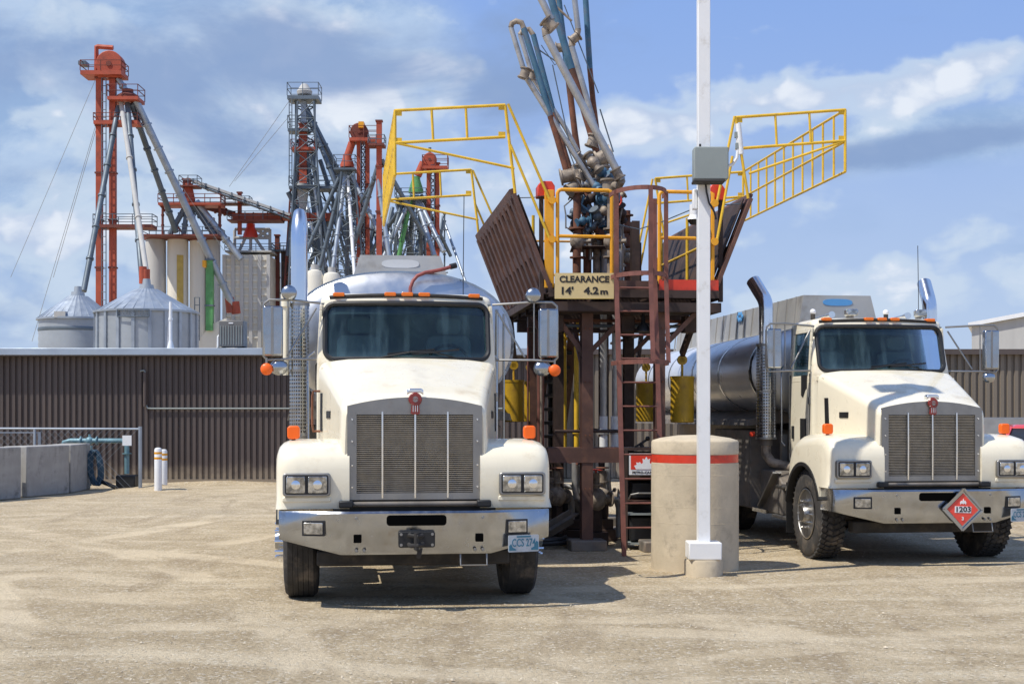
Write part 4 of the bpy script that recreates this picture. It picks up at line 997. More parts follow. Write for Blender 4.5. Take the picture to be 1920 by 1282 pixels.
def ladder():
    t = thing('caged_ladder', 'red brown caged ladder leading up to the loading platform deck', 'ladder', (RX, RY, 0), RZ)
    L, Rr = -.245, .255; yb, yt = -.62, -.16
    def yy(z): return yb + (yt - yb) * min(1, z / 3.4)
    for x_ in (L, Rr):
        MB().beam((x_, yy(0), 0), (x_, yy(3.4), 3.4), .028, .058, (1, 0, 0)).beam((x_, yy(3.4), 3.38), (x_, yy(3.4), 4.55), .028, .05, (1, 0, 0)).build('ladder_rail', 'redbrown', t)
    for i in range(11):
        z_ = .35 + i * .305; MB().cyl((L, yy(z_), z_), (Rr, yy(z_), z_), .012, seg=8).build('rung', 'redbrown', t)
    def hoop(z_, r=.34):
        pts = []
        for i in range(15):
            a = PI * i / 14; pts.append((.005 + r * 1.02 * math.cos(a), yy(z_) - .70 * math.sin(a) ** .8, z_ - .0))
        mb = MB()
        for a_, b_ in zip(pts[:-1], pts[1:]): mb.beam(a_, b_, .012, .055, (0, 0, 1))
        return mb.build('cage_hoop', 'redbrown', t)
    for z_ in (2.42, 3.52, 4.58): hoop(z_)
    for a_ in (20, 84, 158):
        a = math.radians(a_); pts = [(.005 + .34 * 1.02 * math.cos(a), yy(z_) - .70 * math.sin(a) ** .8, z_) for z_ in (2.42, 3.52, 4.60)]
        if True:
            mb = MB()
            for p, q in zip(pts[:-1], pts[1:]): mb.beam(p, q, .055, .014, (0, 1, 0))
            mb.build('cage_strap', 'redbrown', t)
ladder()

def gangway(s, label):
    # folding stair raised against the deck edge, 4.6 m long, and the safety cage carried on its own arms
    t = thing('folding_gangway', label, 'folding gangway', (RX, RY, 0), RZ)
    tip = (s * 1.57, 4.60); hin = (s * 1.10, 3.42)
    if s < 0: tip = (-1.56, 4.60)
    y0, y1 = .05, 4.65
    ex = Vector((tip[0] - hin[0], 0, tip[1] - hin[1])); L = ex.length; ex.normalize(); nn = Vector((ex.z, 0, -ex.x)) * (1 if s > 0 else -1)
    H = Vector((hin[0], 0, hin[1]))
    def P(u, y_, off=0): v = H + ex * u + nn * off; return Vector((v.x, y_, v.z))
    fr = MB()
    for y_ in (y0, y1): fr.beam(P(-.05, y_), P(L, y_), .05, .20, (0, 1, 0))
    for u in (0.0, L): fr.beam(P(u, y0), P(u, y1), .05, .16, ex)
    fr.beam(P(L * .42, y0), P(L * .42, y1), .05, .15, ex)
    fr.build('side_frame', 'brown', t)
    n = 11
    for i in range(n):
        y_ = y0 + .14 + (y1 - y0 - .28) * i / (n - 1)
        MB().beam(P(.03, y_, .02), P(L - .03, y_, .02), .05, .17, (0, 1, 0)).build('rib', 'brown', t)
    pl = MB(); pl.loft([[P(.02, y0 + .02, -.06), P(.02, y1 - .02, -.06), P(.02, y1 - .02, -.075), P(.02, y0 + .02, -.075)], [P(L - .02, y0 + .02, -.06), P(L - .02, y1 - .02, -.06), P(L - .02, y1 - .02, -.075), P(L - .02, y0 + .02, -.075)]])
    pl.build('tread_plate', 'browndk', t)
    # lever arm under the deck edge
    MB().beam(P(-.05, y0 + .5), (s * 1.0, y0 + 1.35, 2.62), .06, .10).build('lever_arm', 'browndk', t)
    MB().beam(P(-.05, y1 - .4), (s * 1.0, y1 - .3, 2.62), .06, .10).build('lever_arm', 'browndk', t)
    wt = []
    return t
gangway(-1, 'brown ribbed gangway folded up on the left edge of the platform')
gangway(1, 'brown ribbed gangway folded up on the right, partly behind the white pole')

def cage(s, label, inn, out, top_i, top_o):
    t = thing('safety_cage', label, 'safety cage', (RX, RY, 0), RZ)
    r = .020
    def side(y_):
        q = MB(); zi, zo = top_i, top_o; h = .41
        q.tube([(inn, y_, zi), (out, y_, zo)], r, 8); q.tube([(inn, y_, zi - h), (out, y_, zo - h)], r, 8)
        q.tube([(inn, y_, zi), (s * 1.54, y_, 4.60)], r, 8); 
        for f in (.36, .67): q.tube([(inn + (out - inn) * f, y_, zi + (zo - zi) * f), (inn + (out - inn) * f + .02, y_, zi - h + (zo - zi) * f)], r * .85, 8)
        q.tube([(out, y_, zo), (out, y_, zo - .82)], r, 8)
        q.tube([(out, y_, zo - h), (s * 1.55, y_, 4.93)], r * .85, 8)
        for zc_, dz in ((zi, -1), (zi - h, 1)):
            q.box((inn + (out - inn) * .03, y_, zc_ + dz * .03), (.09, .012, .07))
            q.box((out - (out - inn) * .03, y_, (zo if dz < 0 else zo - h) + dz * .03), (.09, .012, .07))
        return q.build('side_frame', 'yellow', t, smooth=True)
    side(0.0); side(4.7)
    ep = MB()
    for dz in (0, -.42, -.82): ep.tube([(out, 0, top_o + dz), (out, 4.7, top_o + dz)], r * .9, 8)
    ep.build('end_rail', 'yellow', t, smooth=True)
    for i in range(1, 11):
        y_ = 4.7 * i / 11; MB().tube([(out, y_, top_o), (out, y_, top_o - .82)], r * .8, 8).build('end_bar', 'yellow', t, smooth=True)
    for y_ in (-.06, 4.76):
        MB().tube([(inn - s * .03, y_, top_i), (s * 1.10, y_, 4.52)], r * .9, 8).build('link_arm', 'yellow', t, smooth=True)
        MB().tube([(inn - s * .06, y_, top_i - .52), (s * 1.10, y_, 4.02)], r * .9, 8).build('link_arm', 'yellow', t, smooth=True)
    return t
cage(-1, 'yellow tubular safety cage raised on the left of the platform', -1.67, -3.08, 5.74, 5.63)
cage(1, 'yellow tubular safety cage raised on the right beyond the white pole', 1.37, 2.86, 5.66, 5.80)
MB_ = MB().tube([rk(-1.05, 0, 4.60), rk(-1.3, 0, 4.56), rk(-1.56, 0, 4.55)], .006, 5); tag(MB_.build('tie_cable', 'black'), 'thin dark cable from the red housing to the left folded gangway tip', 'cable')
MB_ = MB().tube([rk(-.2, .1, 4.25), rk(.1, .1, 4.19), rk(.38, .1, 4.28), rk(.9, .1, 4.5), rk(1.5, .1, 4.55)], .008, 5); tag(MB_.build('tie_cable', 'galvdk'), 'thin grey cable sagging past the ladder cage to the right gangway', 'cable')

def weight(lx, ly, label):
    p = rk(lx, ly, 0); t = thing('counterweight', label, 'counterweight', p, RZ, 'yellow counterweights hanging below the deck')
    MB().lathe([(.15, 1.66), (.165, 1.672), (.165, 2.27), (.172, 2.275), (.172, 2.31), (.0, 2.312)], (0, 0, 0), 'z', 32).build('weight', 'weight', t, smooth=True)
    MB().lathe([(.07, -.02), (.07, .02), (.035, .02), (.035, -.02)], (0, 0, 2.54), 'y', 18).tube([(0, 0, 2.31), (0, 0, 2.50)], .018).build('lifting_eye', 'weight', t, smooth=True)
weight(1.0, 1.39, 'mustard counterweight hanging between the ladder and the white pole')
weight(1.13, 4.3, 'mustard counterweight seen through the ladder rungs')
weight(-.72, 4.6, 'mustard counterweight behind the right mirror of the left truck')
weight(-1.10, 3.7, 'mustard counterweight partly hidden by the side of the left truck')

# access stair behind the platform
def stair():
    t = thing('access_stair', 'open black tread stair behind the platform posts', 'stair', (RX, RY, 0), RZ)
    x0, x1 = -.36, .08; n = 14; ya, yb2 = 4.9, 7.6
    for x_ in (x0, x1): MB().beam((x_, ya, 3.40), (x_, yb2, .1), .04, .18, (1, 0, 0)).build('stringer', 'brown', t)
    for i in range(n):
        f = (i + .5) / n; MB().box(((x0 + x1) / 2, ya + (yb2 - ya) * f, 3.4 - 3.3 * f), (x1 - x0, .20, .055)).build('tread', 'dark', t)
stair()

# clearance sign
def clearance():
    c = rk(-.68, -.22, 0); t = thing('clearance_sign', 'cream CLEARANCE board with black lettering below the left handrail', 'sign', c, math.radians(1))
    MB().prism(rrect(-.378, 3.245, .378, 3.575, .008), -.006, .006).build('board', 'signcream', t)
    MB().b2((-.37, -.008, 3.245), (.37, -.0065, 3.252)).build('lower_edge', 'ochre', t)
    text('sign_lettering', 'CLEARANCE', .112, 'ink', t, (0, -.009, 3.492), bold=.0035, width=.635)
    text('sign_height_feet', "14'", .125, 'ink', t, (-.225, -.009, 3.345), bold=.0045, width=.15)
    text('sign_height_metres', "4.2", .125, 'ink', t, (.09, -.009, 3.345), bold=.0045, width=.19)
    text('sign_metre_unit', "m", .10, 'ink', t, (.253, -.009, 3.335), bold=.0035, width=.098)
clearance()
def leaf_sign():
    t = thing('leaf_sign', 'small red and white sign with a white maple leaf beside the pillar', 'sign', (1.755, 18.12, 0), 0)
    MB().b2((-.225, 0, .985), (.225, .012, 1.265)).build('board', 'white', t)
    MB().b2((-.202, -.003, 1.055), (.202, -.0005, 1.238)).build('red_field', 'signred', t)
    hl = [(0, .165), (.022, .125), (.05, .14), (.044, .085), (.062, .07), (.085, .095), (.10, .085), (.135, .09), (.125, .06), (.16, .045), (.135, .0)]
    pts = [(x_, 1.058 + z_) for x_, z_ in hl] + [(-x_, 1.058 + z_) for x_, z_ in hl[::-1][:-1]]
    MB().prism(pts, -.004, -.0062).build('maple_leaf', 'white', t)
    text('sign_lettering', 'PETRO-CANADA', .042, 'ink', t, (0, -.002, 1.015), width=.37, bold=.001)
leaf_sign()
def cabinet():
    t = thing('equipment_rack', 'open black shelf rack on the ground behind the concrete pillar', 'rack', (1.86, 18.25, 0), 0)
    f = MB()
    for x_ in (-.36, .36):
        for y_ in (-.02, .4): f.b2((x_ - .02, y_ - .02, 0), (x_ + .02, y_ + .02, 1.30))
    f.b2((-.38, -.04, 1.30), (.38, .42, 1.34)); f.b2((-.34, -.03, .93), (.34, .42, .97)); f.build('frame', 'browndk', t)
    for z_ in (.06, .45, .62): MB().b2((-.34, -.02, z_), (.34, .40, z_ + .025)).build('shelf', 'brown' if z_ > .5 else 'greybox', t)
    MB().b2((-.36, .40, .05), (.36, .42, 1.28)).build('back_panel', 'black', t)
    MB().b2((-.30, .08, .10), (.30, .38, .42)).build('meter_box', 'black', t, bevel=.02); MB().b2((-.28, .1, .66), (.32, .38, .88)).build('meter_box', 'black', t, bevel=.02)
    MB().tube([(-.33, -.03, .66), (-.30, -.06, .72), (-.2, -.06, .74), (.1, -.05, .74)], .012).build('pipe_guard', 'brushed', t)
cabinet()
def floor_valve():
    t = thing('hand_lever', 'small black lever valve standing on top of the shelf rack', 'valve', (1.72, 18.3, 1.34))
    MB().beam((-.10, 0, .0), (.06, 0, .10), .03, .03).beam((-.02, 0, .04), (.0, 0, 0), .03, .05).sphere((.07, 0, .115), .032).build('lever', 'black', t)
floor_valve()
# pumps, meters and valves at the foot of the rack
def flange(mb, p, ax, r, th=.022):
    p = Vector(p); ax = Vector(ax).normalized(); mb.cyl(p - ax * th / 2, p + ax * th / 2, r, seg=16)
def pump(lx, ly, k, label, rr):
    t = thing('valve_assembly', label, 'valve assembly', rk(lx, ly, 0), RZ + rr, 'valves at the foot of the platform')
    MB().b2((-.12 * k, -.12, 0), (.12 * k, .12, .18)).b2((-.07, -.05, .18), (.07, .05, .5)).build('stand', 'browndk', t, bevel=.01)
    b = MB().sphere((0, 0, .62), .13 * k, (1, 1, 1.15), 18).cyl((-.24, 0, .62), (.24, 0, .62), .06, seg=14).cyl((0, 0, .62), (0, 0, .98), .05, seg=14)
    for x_ in (-.22, .22): flange(b, (x_, 0, .62), (1, 0, 0), .105)
    flange(b, (0, 0, .82), (0, 0, 1), .09); b.build('valve_body', 'cast', t, smooth=True)
    MB().lathe([(.085, -.01), (.1, 0), (.085, .01)], (0, 0, 1.02), 'z', 18).cyl((0, 0, .95), (0, 0, 1.03), .012).build('handwheel', 'redp' if k > 1 else 'rust', t, smooth=True)
    MB().tube([(.22, 0, .62), (.32, 0, .60), (.36, 0, .50), (.36, 0, .1)], .05, 12).tube([(-.22, 0, .62), (-.3, 0, .66), (-.32, 0, .78), (-.32, 0, 1.12)], .045, 12).build('pipe_bend', 'armsil', t, smooth=True)
pump(-.32, .9, 1.1, 'cast valve assembly nearest the main platform post', .3); pump(-.08, 1.7, .9, 'smaller valve assembly behind the first, beside the ladder', -.4); pump(-.75, 1.6, 1.0, 'valve assembly left of the main platform post', .8)
pump(.35, 1.9, 1.05, 'valve assembly behind the shelf rack', .1)
o = thing('steel_offcut', 'grey steel channel leaning on the ground left of the main platform post', 'steel channel', rk(-.95, .9, 0), RZ + .6)
MB().beam((-.45, 0, .05), (.40, 0, .38), .20, .03, (0, 1, 0)).beam((-.45, .1, .09), (.40, .1, .42), .02, .10, (0, 1, 0)).beam((-.45, -.1, .09), (.40, -.1, .42), .02, .10, (0, 1, 0)).build('channel', 'chassis', o)

o = thing('pump_skid', 'low dark pump skid and drip tray under the platform', 'pump', rk(-.45, 2.4, 0), RZ)
MB().b2((-.55, -.9, 0), (.55, .9, .16)).b2((-.5, -.85, .16), (.5, -.80, .30)).b2((-.5, .80, .16), (.5, .85, .30)).build('drip_tray', 'browndk', o, bevel=.01)
MB().lathe([(.0, -.42), (.17, -.42), (.19, -.36), (.19, .10), (.12, .12), (.12, .2), (.15, .22), (.15, .34), (0, .36)], (.05, 0, .40), 'y', 24).build('motor', 'dark', o, smooth=True)
MB().cyl((-.3, .2, .2), (-.3, .2, .95), .09, seg=16).cyl((-.3, -.3, .2), (-.3, -.3, .80), .11, seg=16).b2((-.42, -.42, .8), (-.18, -.18, .86)).build('filter_housing', 'cast', o, smooth=True, bevel=.004)
MB().tube([(-.3, .2, .7), (.0, .2, .72), (.2, .1, .66), (.25, .0, .4)], .04, 10).build('pipe_bend', 'armsil', o, smooth=True)
o = thing('floor_hose', 'black hose lying in a loose loop on the ground under the platform', 'hose', rk(-.75, .55, 0), RZ)
MB().tube([(-.35 + .5 * math.cos(i * .45) * (1 - i * .012), .2 + .33 * math.sin(i * .45), .04 + .003 * i) for i in range(30)], .035, 8).build('hose', 'black', o, smooth=True)
# ------------------------------------------------------------------ loading arms
def bend(mb, p, r, tw=1.25):
    mb.sphere(p, r * tw, (1, 1, 1), 14)
def swivel(mb, p, ax, r):
    p = Vector(p); ax = Vector(ax).normalized()
    mb.cyl(p - ax * r * 1.4, p + ax * r * 1.4, r * 1.35, seg=16)
    for q in (-1.3, 1.3): mb.cyl(p + ax * r * q - ax * r * .18, p + ax * r * q + ax * r * .18, r * 1.75, seg=16)
def tintpipe(t, pts, r, m, nm='pipe'):
    r *= .86
    q = MB().tube(pts, r, 14); return q.build(nm, m, t, smooth=True)
ARMG = 'loading arms standing on the platform'
def arm(label, segs, joints, base, rods=()):
    t = thing('fuel_loading_pipe', label, 'loading arm', base, 0, ARMG); b = Vector(base)
    for (pts, r, m) in segs: tintpipe(t, [Vector(p) - b for p in pts], r, m, 'arm_pipe')
    for (p, ax, r) in joints:
        q = MB(); swivel(q, Vector(p) - b, ax, r); bend(q, Vector(p) - b, r * 1.1); q.build('swivel_joint', 'cast', t, smooth=True)
    for (pts, r) in rods: tintpipe(t, [Vector(p) - b for p in pts], r, 'galvdk', 'balance_rod')
    # riser with valve below
    return t
def riser(t, b, top, r, m):
    q = MB().cyl((0, 0, 0), (0, 0, top - b.z), r, seg=16)
    for f in (.05, .35, .62, .95): flange(q, (0, 0, (top - b.z) * f), (0, 0, 1), r * 1.9)
    q.build('riser_pipe', m, t, smooth=True)
    v = MB().sphere((0, 0, (top - b.z) * .5), r * 1.9, (1, 1, 1.2)).cyl((r * 1.2, 0, (top - b.z) * .5), (r * 3.6, -.03, (top - b.z) * .5), r * .6, seg=10)
    v.build('valve_body', 'cast', t, smooth=True)
DZ = 3.46
def base_at(px, Y): return Vector((GX(px, Y), Y, DZ))
Ya = 19.6
a1 = arm('leftmost loading arm, silver outer pipe folded over a blue boom', [
    ([W(1122, 362, Ya), W(1090, 310, Ya), W(988, 148, Ya)], .045, 'armsil'),
    ([W(981, 128, Ya), W(958, 52, Ya)], .042, 'armsil'),
    ([W(958, 52, Ya), W(960, 44, Ya), W(968, 40, Ya), (W(978, 43, Ya)), W(982, 54, Ya)], .046, 'cast'),
    ([W(982, 54, Ya), W(1012, 150, Ya), W(1032, 218, Ya)], .05, 'cblue'), ([W(1032, 218, Ya), W(1045, 260, Ya), W(1064, 328, Ya)], .052, 'rust')],
    [(W(984, 138, Ya), (.3, 0, 1), .05), (W(1064, 330, Ya), (1, 0, .2), .07), (W(1074, 352, Ya), (.7, .3, .6), .06)], base_at(1082, Ya), rods=[([W(1015, 85, Ya), W(1040, 122, Ya), W(1046, 118, Ya)], .008), ([W(1036, 122, Ya), W(1072, 290, Ya)], .010), ([W(1020, 160, Ya), W(1080, 318, Ya)], .009)])
riser(a1, base_at(1082, Ya), GZ(352, Ya), .055, 'rust')
Yb = 20.3
a2 = arm('second loading arm with a beige elbow and a blue upper boom', [
    ([W(1130, 372, Yb), W(1060, 240, Yb), W(1000, 148, Yb)], .040, 'armsil'), ([W(996, 135, Yb), W(975, 66, Yb)], .038, 'armsil'),
    ([W(975, 66, Yb), W(980, 57, Yb), W(992, 55, Yb), W(1000, 66, Yb)], .044, 'cast'), ([W(1000, 66, Yb), W(1038, 212, Yb)], .046, 'cblue'), ([W(1038, 212, Yb), W(1060, 290, Yb), W(1078, 345, Yb)], .048, 'rust')],
    [(W(998, 142, Yb), (.3, 0, 1), .045), (W(1102, 330, Yb), (1, 0, .3), .075), (W(1078, 348, Yb), (.4, .5, .6), .06)], base_at(1102, Yb), rods=[([W(1005, 90, Yb), W(1046, 118, Yb)], .012)])
riser(a2, base_at(1102, Yb), GZ(340, Yb), .055, 'rust')
Yc = 20.9
a3 = arm('rust red upright loading arm in the middle of the group', [
    ([W(1088, 320, Yc), W(1078, 250, Yc), W(1066, 150, Yc)], .055, 'rust'), ([W(1066, 150, Yc), W(1050, 20, Yc), W(1042, -60, Yc)], .052, 'cblue'), ([W(1052, 60, Yc), W(1036, -60, Yc)], .03, 'cast')],
    [(W(1088, 322, Yc), (0, 0, 1), .07), (W(1050, 90, Yc), (1, 0, 0), .05)], base_at(1120, Yc))
riser(a3, base_at(1120, Yc), GZ(330, Yc), .055, 'cast')
Yd = 19.0
a4 = arm('thickest silver loading arm crossing in front of the others', [
    ([W(1166, 338, Yd), W(1024, 68, Yd)], .062, 'armsil'), ([W(1024, 68, Yd), W(1022, 56, Yd), W(1028, 48, Yd), W(1034, 38, Yd)], .060, 'cast'), ([W(1034, 38, Yd), W(1010, -10, Yd), W(975, -90, Yd)], .055, 'armsil'),
    ([W(1166, 338, Yd), W(1160, 350, Yd + .1), W(1146, 346, Yd + .3)], .062, 'cast')],
    [(W(1030, 46, Yd), (.6, 0, -.6), .06), (W(1158, 326, Yd), (.45, 0, -.85), .05), (W(1142, 350, Yd + .3), (0, 0, 1), .07)], base_at(1146, Yd + .3), rods=[])
riser(a4, base_at(1146, Yd + .3), GZ(356, Yd + .3), .058, 'cast')
Ye = 20.0
a5 = arm('blue topped loading arm leaning behind the thick silver one', [
    ([W(1120, 290, Ye), W(1072, 130, Ye)], .060, 'rust'), ([W(1072, 130, Ye), W(1034, 0, Ye), W(1012, -80, Ye)], .062, 'cblue'), ([W(1120, 290, Ye), W(1135, 300, Ye), W(1136, 340, Ye)], .06, 'cast')],
    [(W(1112, 265, Ye), (.3, 0, 1), .06), (W(1132, 295, Ye), (1, 0, .4), .085), (W(1128, 325, Ye), (0, 0, 1), .07)], base_at(1133, Ye))
riser(a5, base_at(1133, Ye), GZ(345, Ye), .058, 'cblue')
Yf = 20.6
a6 = arm('silver loading arm with an S shaped elbow at half height', [
    ([W(1124, 330, Yf), W(1122, 260, Yf), W(1072, 88, Yf)], .052, 'armsil'), ([W(1072, 88, Yf), W(1072, 76, Yf), W(1082, 68, Yf), W(1084, 55, Yf)], .055, 'cast'), ([W(1084, 55, Yf), W(1078, 5, Yf), W(1068, -80, Yf)], .05, 'armsil'),
    ([W(1040, 10, Yf), W(1072, 40, Yf)], .02, 'cast')], [(W(1078, 72, Yf), (1, 0, .8), .05), (W(1124, 325, Yf), (0, 0, 1), .06)], base_at(1162, Yf), rods=[([W(1058, 10, Yf), W(1122, 175, Yf)], .010), ([W(1125, 205, Yf), W(1150, 285, Yf)], .012)])
riser(a6, base_at(1162, Yf), GZ(375, Yf), .05, 'armsil')
Yg = 21.2
a7 = arm('thin upright blue and rust loading arm on the right of the group', [
    ([W(1126, 300, Yg), W(1112, 190, Yg), W(1106, 130, Yg)], .050, 'rust'), ([W(1106, 130, Yg), W(1098, 0, Yg), W(1094, -80, Yg)], .052, 'cblue')],
    [(W(1126, 300, Yg), (0, 0, 1), .07)], base_at(1176, Yg))
riser(a7, base_at(1176, Yg), GZ(395, Yg), .05, 'rust')
# manifold under the arms
mf = thing('pipe_manifold', 'cluster of cast meters, blue couplings and pipes under the loading arms', 'pipe manifold', base_at(1120, 19.9))
rr = random.Random(11)
def mp(px, py, Y): return W(px, py, Y) - base_at(1120, 19.9)
for (px, py, r, m_) in ((1100, 395, .08, 'galvdk'), (1085, 372, .08, 'cast'), (1120, 405, .075, 'galvdk'), (1092, 415, .06, 'cblue'), (1110, 425, .06, 'galvdk'), (1104, 345, .06, 'armsil'), (1146, 395, .06, 'galvdk'), (1126, 372, .06, 'cblue'), (1075, 398, .055, 'galvdk'), (1078, 420, .07, 'browndk'), (1140, 370, .09, 'cblue'), (1128, 322, .08, 'cblue'), (1118, 350, .07, 'cblue'), (1150, 335, .07, 'cblue'), (1165, 400, .08, 'browndk'), (1158, 372, .07, 'cast'), (1096, 445, .08, 'browndk'), (1125, 440, .07, 'rust'),
                     (1108, 372, .07, 'browndk'), (1134, 395, .07, 'cast'), (1150, 420, .06, 'redp'), (1090, 300, .07, 'cast'), (1112, 305, .09, 'cast'), (1168, 430, .07, 'rust')):
    c = mp(px, py, 19.9 + rr.uniform(-.35, .35)); ax = Vector((rr.uniform(-1, 1), rr.uniform(-.6, .6), rr.uniform(-1, 1))).normalized()
    q = MB().sphere(c, r, (1, 1, rr.uniform(.9, 1.2)), 16); q.cyl(c - ax * r * 1.7, c + ax * r * 1.7, r * .62, seg=12)
    for k_ in (-1.6, 1.6): q.cyl(c + ax * r * (k_ - .12), c + ax * r * (k_ + .12), r * .98, seg=14)
    q.build('meter', m_, mf, smooth=True)
for i in range(20):
    px = rr.uniform(1075, 1170); Y_ = 19.9 + rr.uniform(-.4, .4); py = rr.uniform(340, 420)
    p0 = mp(px, py, Y_); p1 = mp(px + rr.uniform(-16, 16), py + rr.uniform(30, 60), Y_); p2 = Vector((p1.x, p1.y, p1.z - .2))
    MB().tube([p0, (p0 + p1) / 2 + Vector((rr.uniform(-.1, .1), 0, 0)), p1, p2], rr.choice((.012, .02, .028)), 10).build('small_pipe', rr.choice(('cast', 'cblue', 'armsil', 'browndk', 'rust')), mf, smooth=True)
MB().b2(mp(1070, 462, 19.9) - Vector((0, .35, .03)), mp(1142, 468, 19.9) + Vector((0, .35, 0))).build('manifold_plate', 'browndk', mf, bevel=.01)
for (px, c_) in ((1080, 'rust'), (1100, 'rust'), (1118, 'cast'), (1134, 'silogrey'), (1163, 'armsil')):
    q = MB(); b0 = mp(px, 466, 19.9); q.cyl((b0.x, 0, 0), (b0.x, 0, b0.z), .05, seg=14)
    flange(q, (b0.x, 0, .10), (0, 0, 1), .09); flange(q, (b0.x, 0, .02), (0, 0, 1), .10); q.build('support_pipe', c_, mf, smooth=True)
pc = mp(1152, 375, 19.6)
hw = MB()
ring_ = [(pc.x + .10 * math.cos(2 * PI * i / 20), pc.y, pc.z + .10 * math.sin(2 * PI * i / 20)) for i in range(22)]
hw.tube(ring_, .012, 6, caps=False).beam((pc.x - .1, pc.y, pc.z), (pc.x + .1, pc.y, pc.z), .015, .015).build('handwheel', 'redp', mf)
o = thing('bolted_lamp', 'white round floodlight beside the right yellow handrail near the pole', 'floodlight', rk(.80, -.02, 0))
MB().cyl((0, -.05, 4.30), (0, -.05, 4.36), .09, .06, 18).cyl((0, -.05, 4.36), (0, -.05, 4.50), .06, seg=18).build('lamp_body', 'white', o, smooth=True); MB().cyl((0, -.05, 4.24), (0, -.05, 4.30), .05, .09, 18).build('lamp_shade', 'black', o, smooth=True)

# ------------------------------------------------------------------ sheds behind the yard
def corrugated(x0, x1, y, z0, z1, pitch, dep, m, nm, parent):
    mb = MB(); pts = []; x_ = x0
    while x_ < x1:
        for a, b in ((0, 0), (.20, 0), (.30, dep), (.62, dep), (.72, 0)): pts.append((x_ + a * pitch, y + b))
        x_ += pitch
    bm = mb.bm; lo_ = [bm.verts.new((a, b, z0)) for a, b in pts]; hi_ = [bm.verts.new((a, b, z1)) for a, b in pts]
    for i in range(len(pts) - 1): bm.faces.new((lo_[i], lo_[i + 1], hi_[i + 1], hi_[i]))
    return mb.build(nm, m, parent)
def shed_left():
    t = thing('brown_shed', 'long low shed with dark brown ribbed metal cladding on the left', 'shed', (0, 36.4, 0))
    corrugated(-17.5, .9, 0, .02, 3.38, .158, .05, 'wallbr', 'wall', t)
    MB().b2((-17.5, .06, 0), (.9, .10, 3.40)).b2((-17.5, .1, 0), (-17.4, 12, 3.4)).b2((.8, .1, 0), (.9, 12, 3.4)).b2((-17.5, 12, 0), (.9, 12.1, 3.9)).build('inner_wall', 'wallbr', t)
    MB().loft([[(-17.7, -.28, 3.44), (-17.7, 12.3, 3.95), (-17.7, 12.3, 4.0), (-17.7, -.28, 3.50)], [(1.1, -.28, 3.44), (1.1, 12.3, 3.95), (1.1, 12.3, 4.0), (1.1, -.28, 3.50)]]).build('roof', 'fascia', t)
    MB().b2((-17.7, -.32, 3.34), (1.1, -.285, 3.52)).build('fascia', 'fascia', t, bevel=.01)
    MB().b2((-17.6, -.28, 3.31), (1.0, 0, 3.34)).build('soffit', 'wallbr', t)
    MB().tube([(-9.75, -.05, 2.93), (-9.65, -.05, 2.95), (-9.60, -.05, 2.88), (-9.60, -.05, 2.05), (-9.55, -.05, 1.96), (-9.45, -.05, 1.95), (.5, -.05, 1.95)], .022, 8).build('conduit', 'greybox', t, smooth=True)
    MB().tube([(-9.62, -.06, 2.9), (-9.62, -.06, 2.0)], .045, 8).build('down_pipe', 'wallbr', t, smooth=True)
    MB().b2((-17.5, -.03, -.02), (.9, .0, .10)).build('base_trim', 'wallbr', t)
    return t
shed_left()
def shed_right():
    t = thing('taupe_shed', 'low shed with lighter taupe ribbed cladding behind the right truck', 'shed', (0, 39.0, 0))
    corrugated(1.2, 24, 0, .02, 3.55, .20, .06, 'walltan', 'wall', t)
    MB().b2((1.2, .08, 0), (24, .12, 3.56)).b2((1.2, .1, 0), (1.3, 9, 3.5)).b2((23.9, .1, 0), (24, 9, 3.5)).build('inner_wall', 'walltan', t)
    MB().b2((1.0, -.10, 3.52), (24.1, 9, 3.60)).build('roof', 'wallbr', t)
    MB().b2((1.0, -.14, 3.48), (24.1, -.10, 3.63)).build('roof_trim', 'wallbr', t)
shed_right()
def white_shed():
    x0 = GX(1822, 62); z0 = GZ(612, 62)
    t = thing('white_warehouse', 'white metal warehouse with a sloping roof edge at the far right', 'warehouse', (x0, 62, 0), -math.radians(20))
    MB().prism([(0, 0), (13, 0), (13, z0 + 2.2), (0, z0)], 0, 25).build('wall', 'silogrey', t)
    MB().prism([(-.15, z0 - .02), (13, z0 + 2.23), (13, z0 + 2.45), (-.15, z0 + .16)], -.2, 25.1).build('roof', 'white', t)
white_shed()
def vent():
    p = thing('roof_vent_pipe', 'white vent pipe with flared base on the brown shed roof', 'vent pipe', (GX(320, 36.9), 36.9, 3.5))
    z = lambda py: GZ(py, 36.9) - 3.5
    MB().lathe([(.10, -.02), (.10, .04), (.055, .22), (.05, .25), (0, .25)], (0, 0, 0), 'z', 18).build('flashing', 'white', p, smooth=True)
    MB().cyl((0, 0, .2), (0, 0, z(566)), .042, seg=14).cyl((0, 0, z(596)), (0, 0, z(600)), .06, seg=14).build('pipe', 'white', p, smooth=True)
    p = thing('air_conditioner', 'grey air conditioning unit on the edge of the brown shed roof', 'air conditioner', (GX(437, 37.2), 37.2, 3.52))
    MB().b2((-.33, -.28, .08), (.33, .28, .77)).build('casing', 'ac', p, bevel=.02)
    lv = MB()
    for i in range(9): lv.b2((-.28 + i * .07, -.295, .14), (-.265 + i * .07, -.281, .64))
    lv.build('louvres', 'greybox', p); MB().b2((-.06, -.292, .69), (.06, -.281, .72)).build('nameplate', 'white', p)
    for x_ in (-.27, .27): MB().b2((x_ - .1, -.26, .0), (x_ + .1, .26, .06)).build('foot', 'black', p)
    MB().tube([(-.38, -.1, 0), (-.38, -.1, .35), (-.33, -.1, .4)], .035).build('insulated_pipe', 'white', p)
vent()
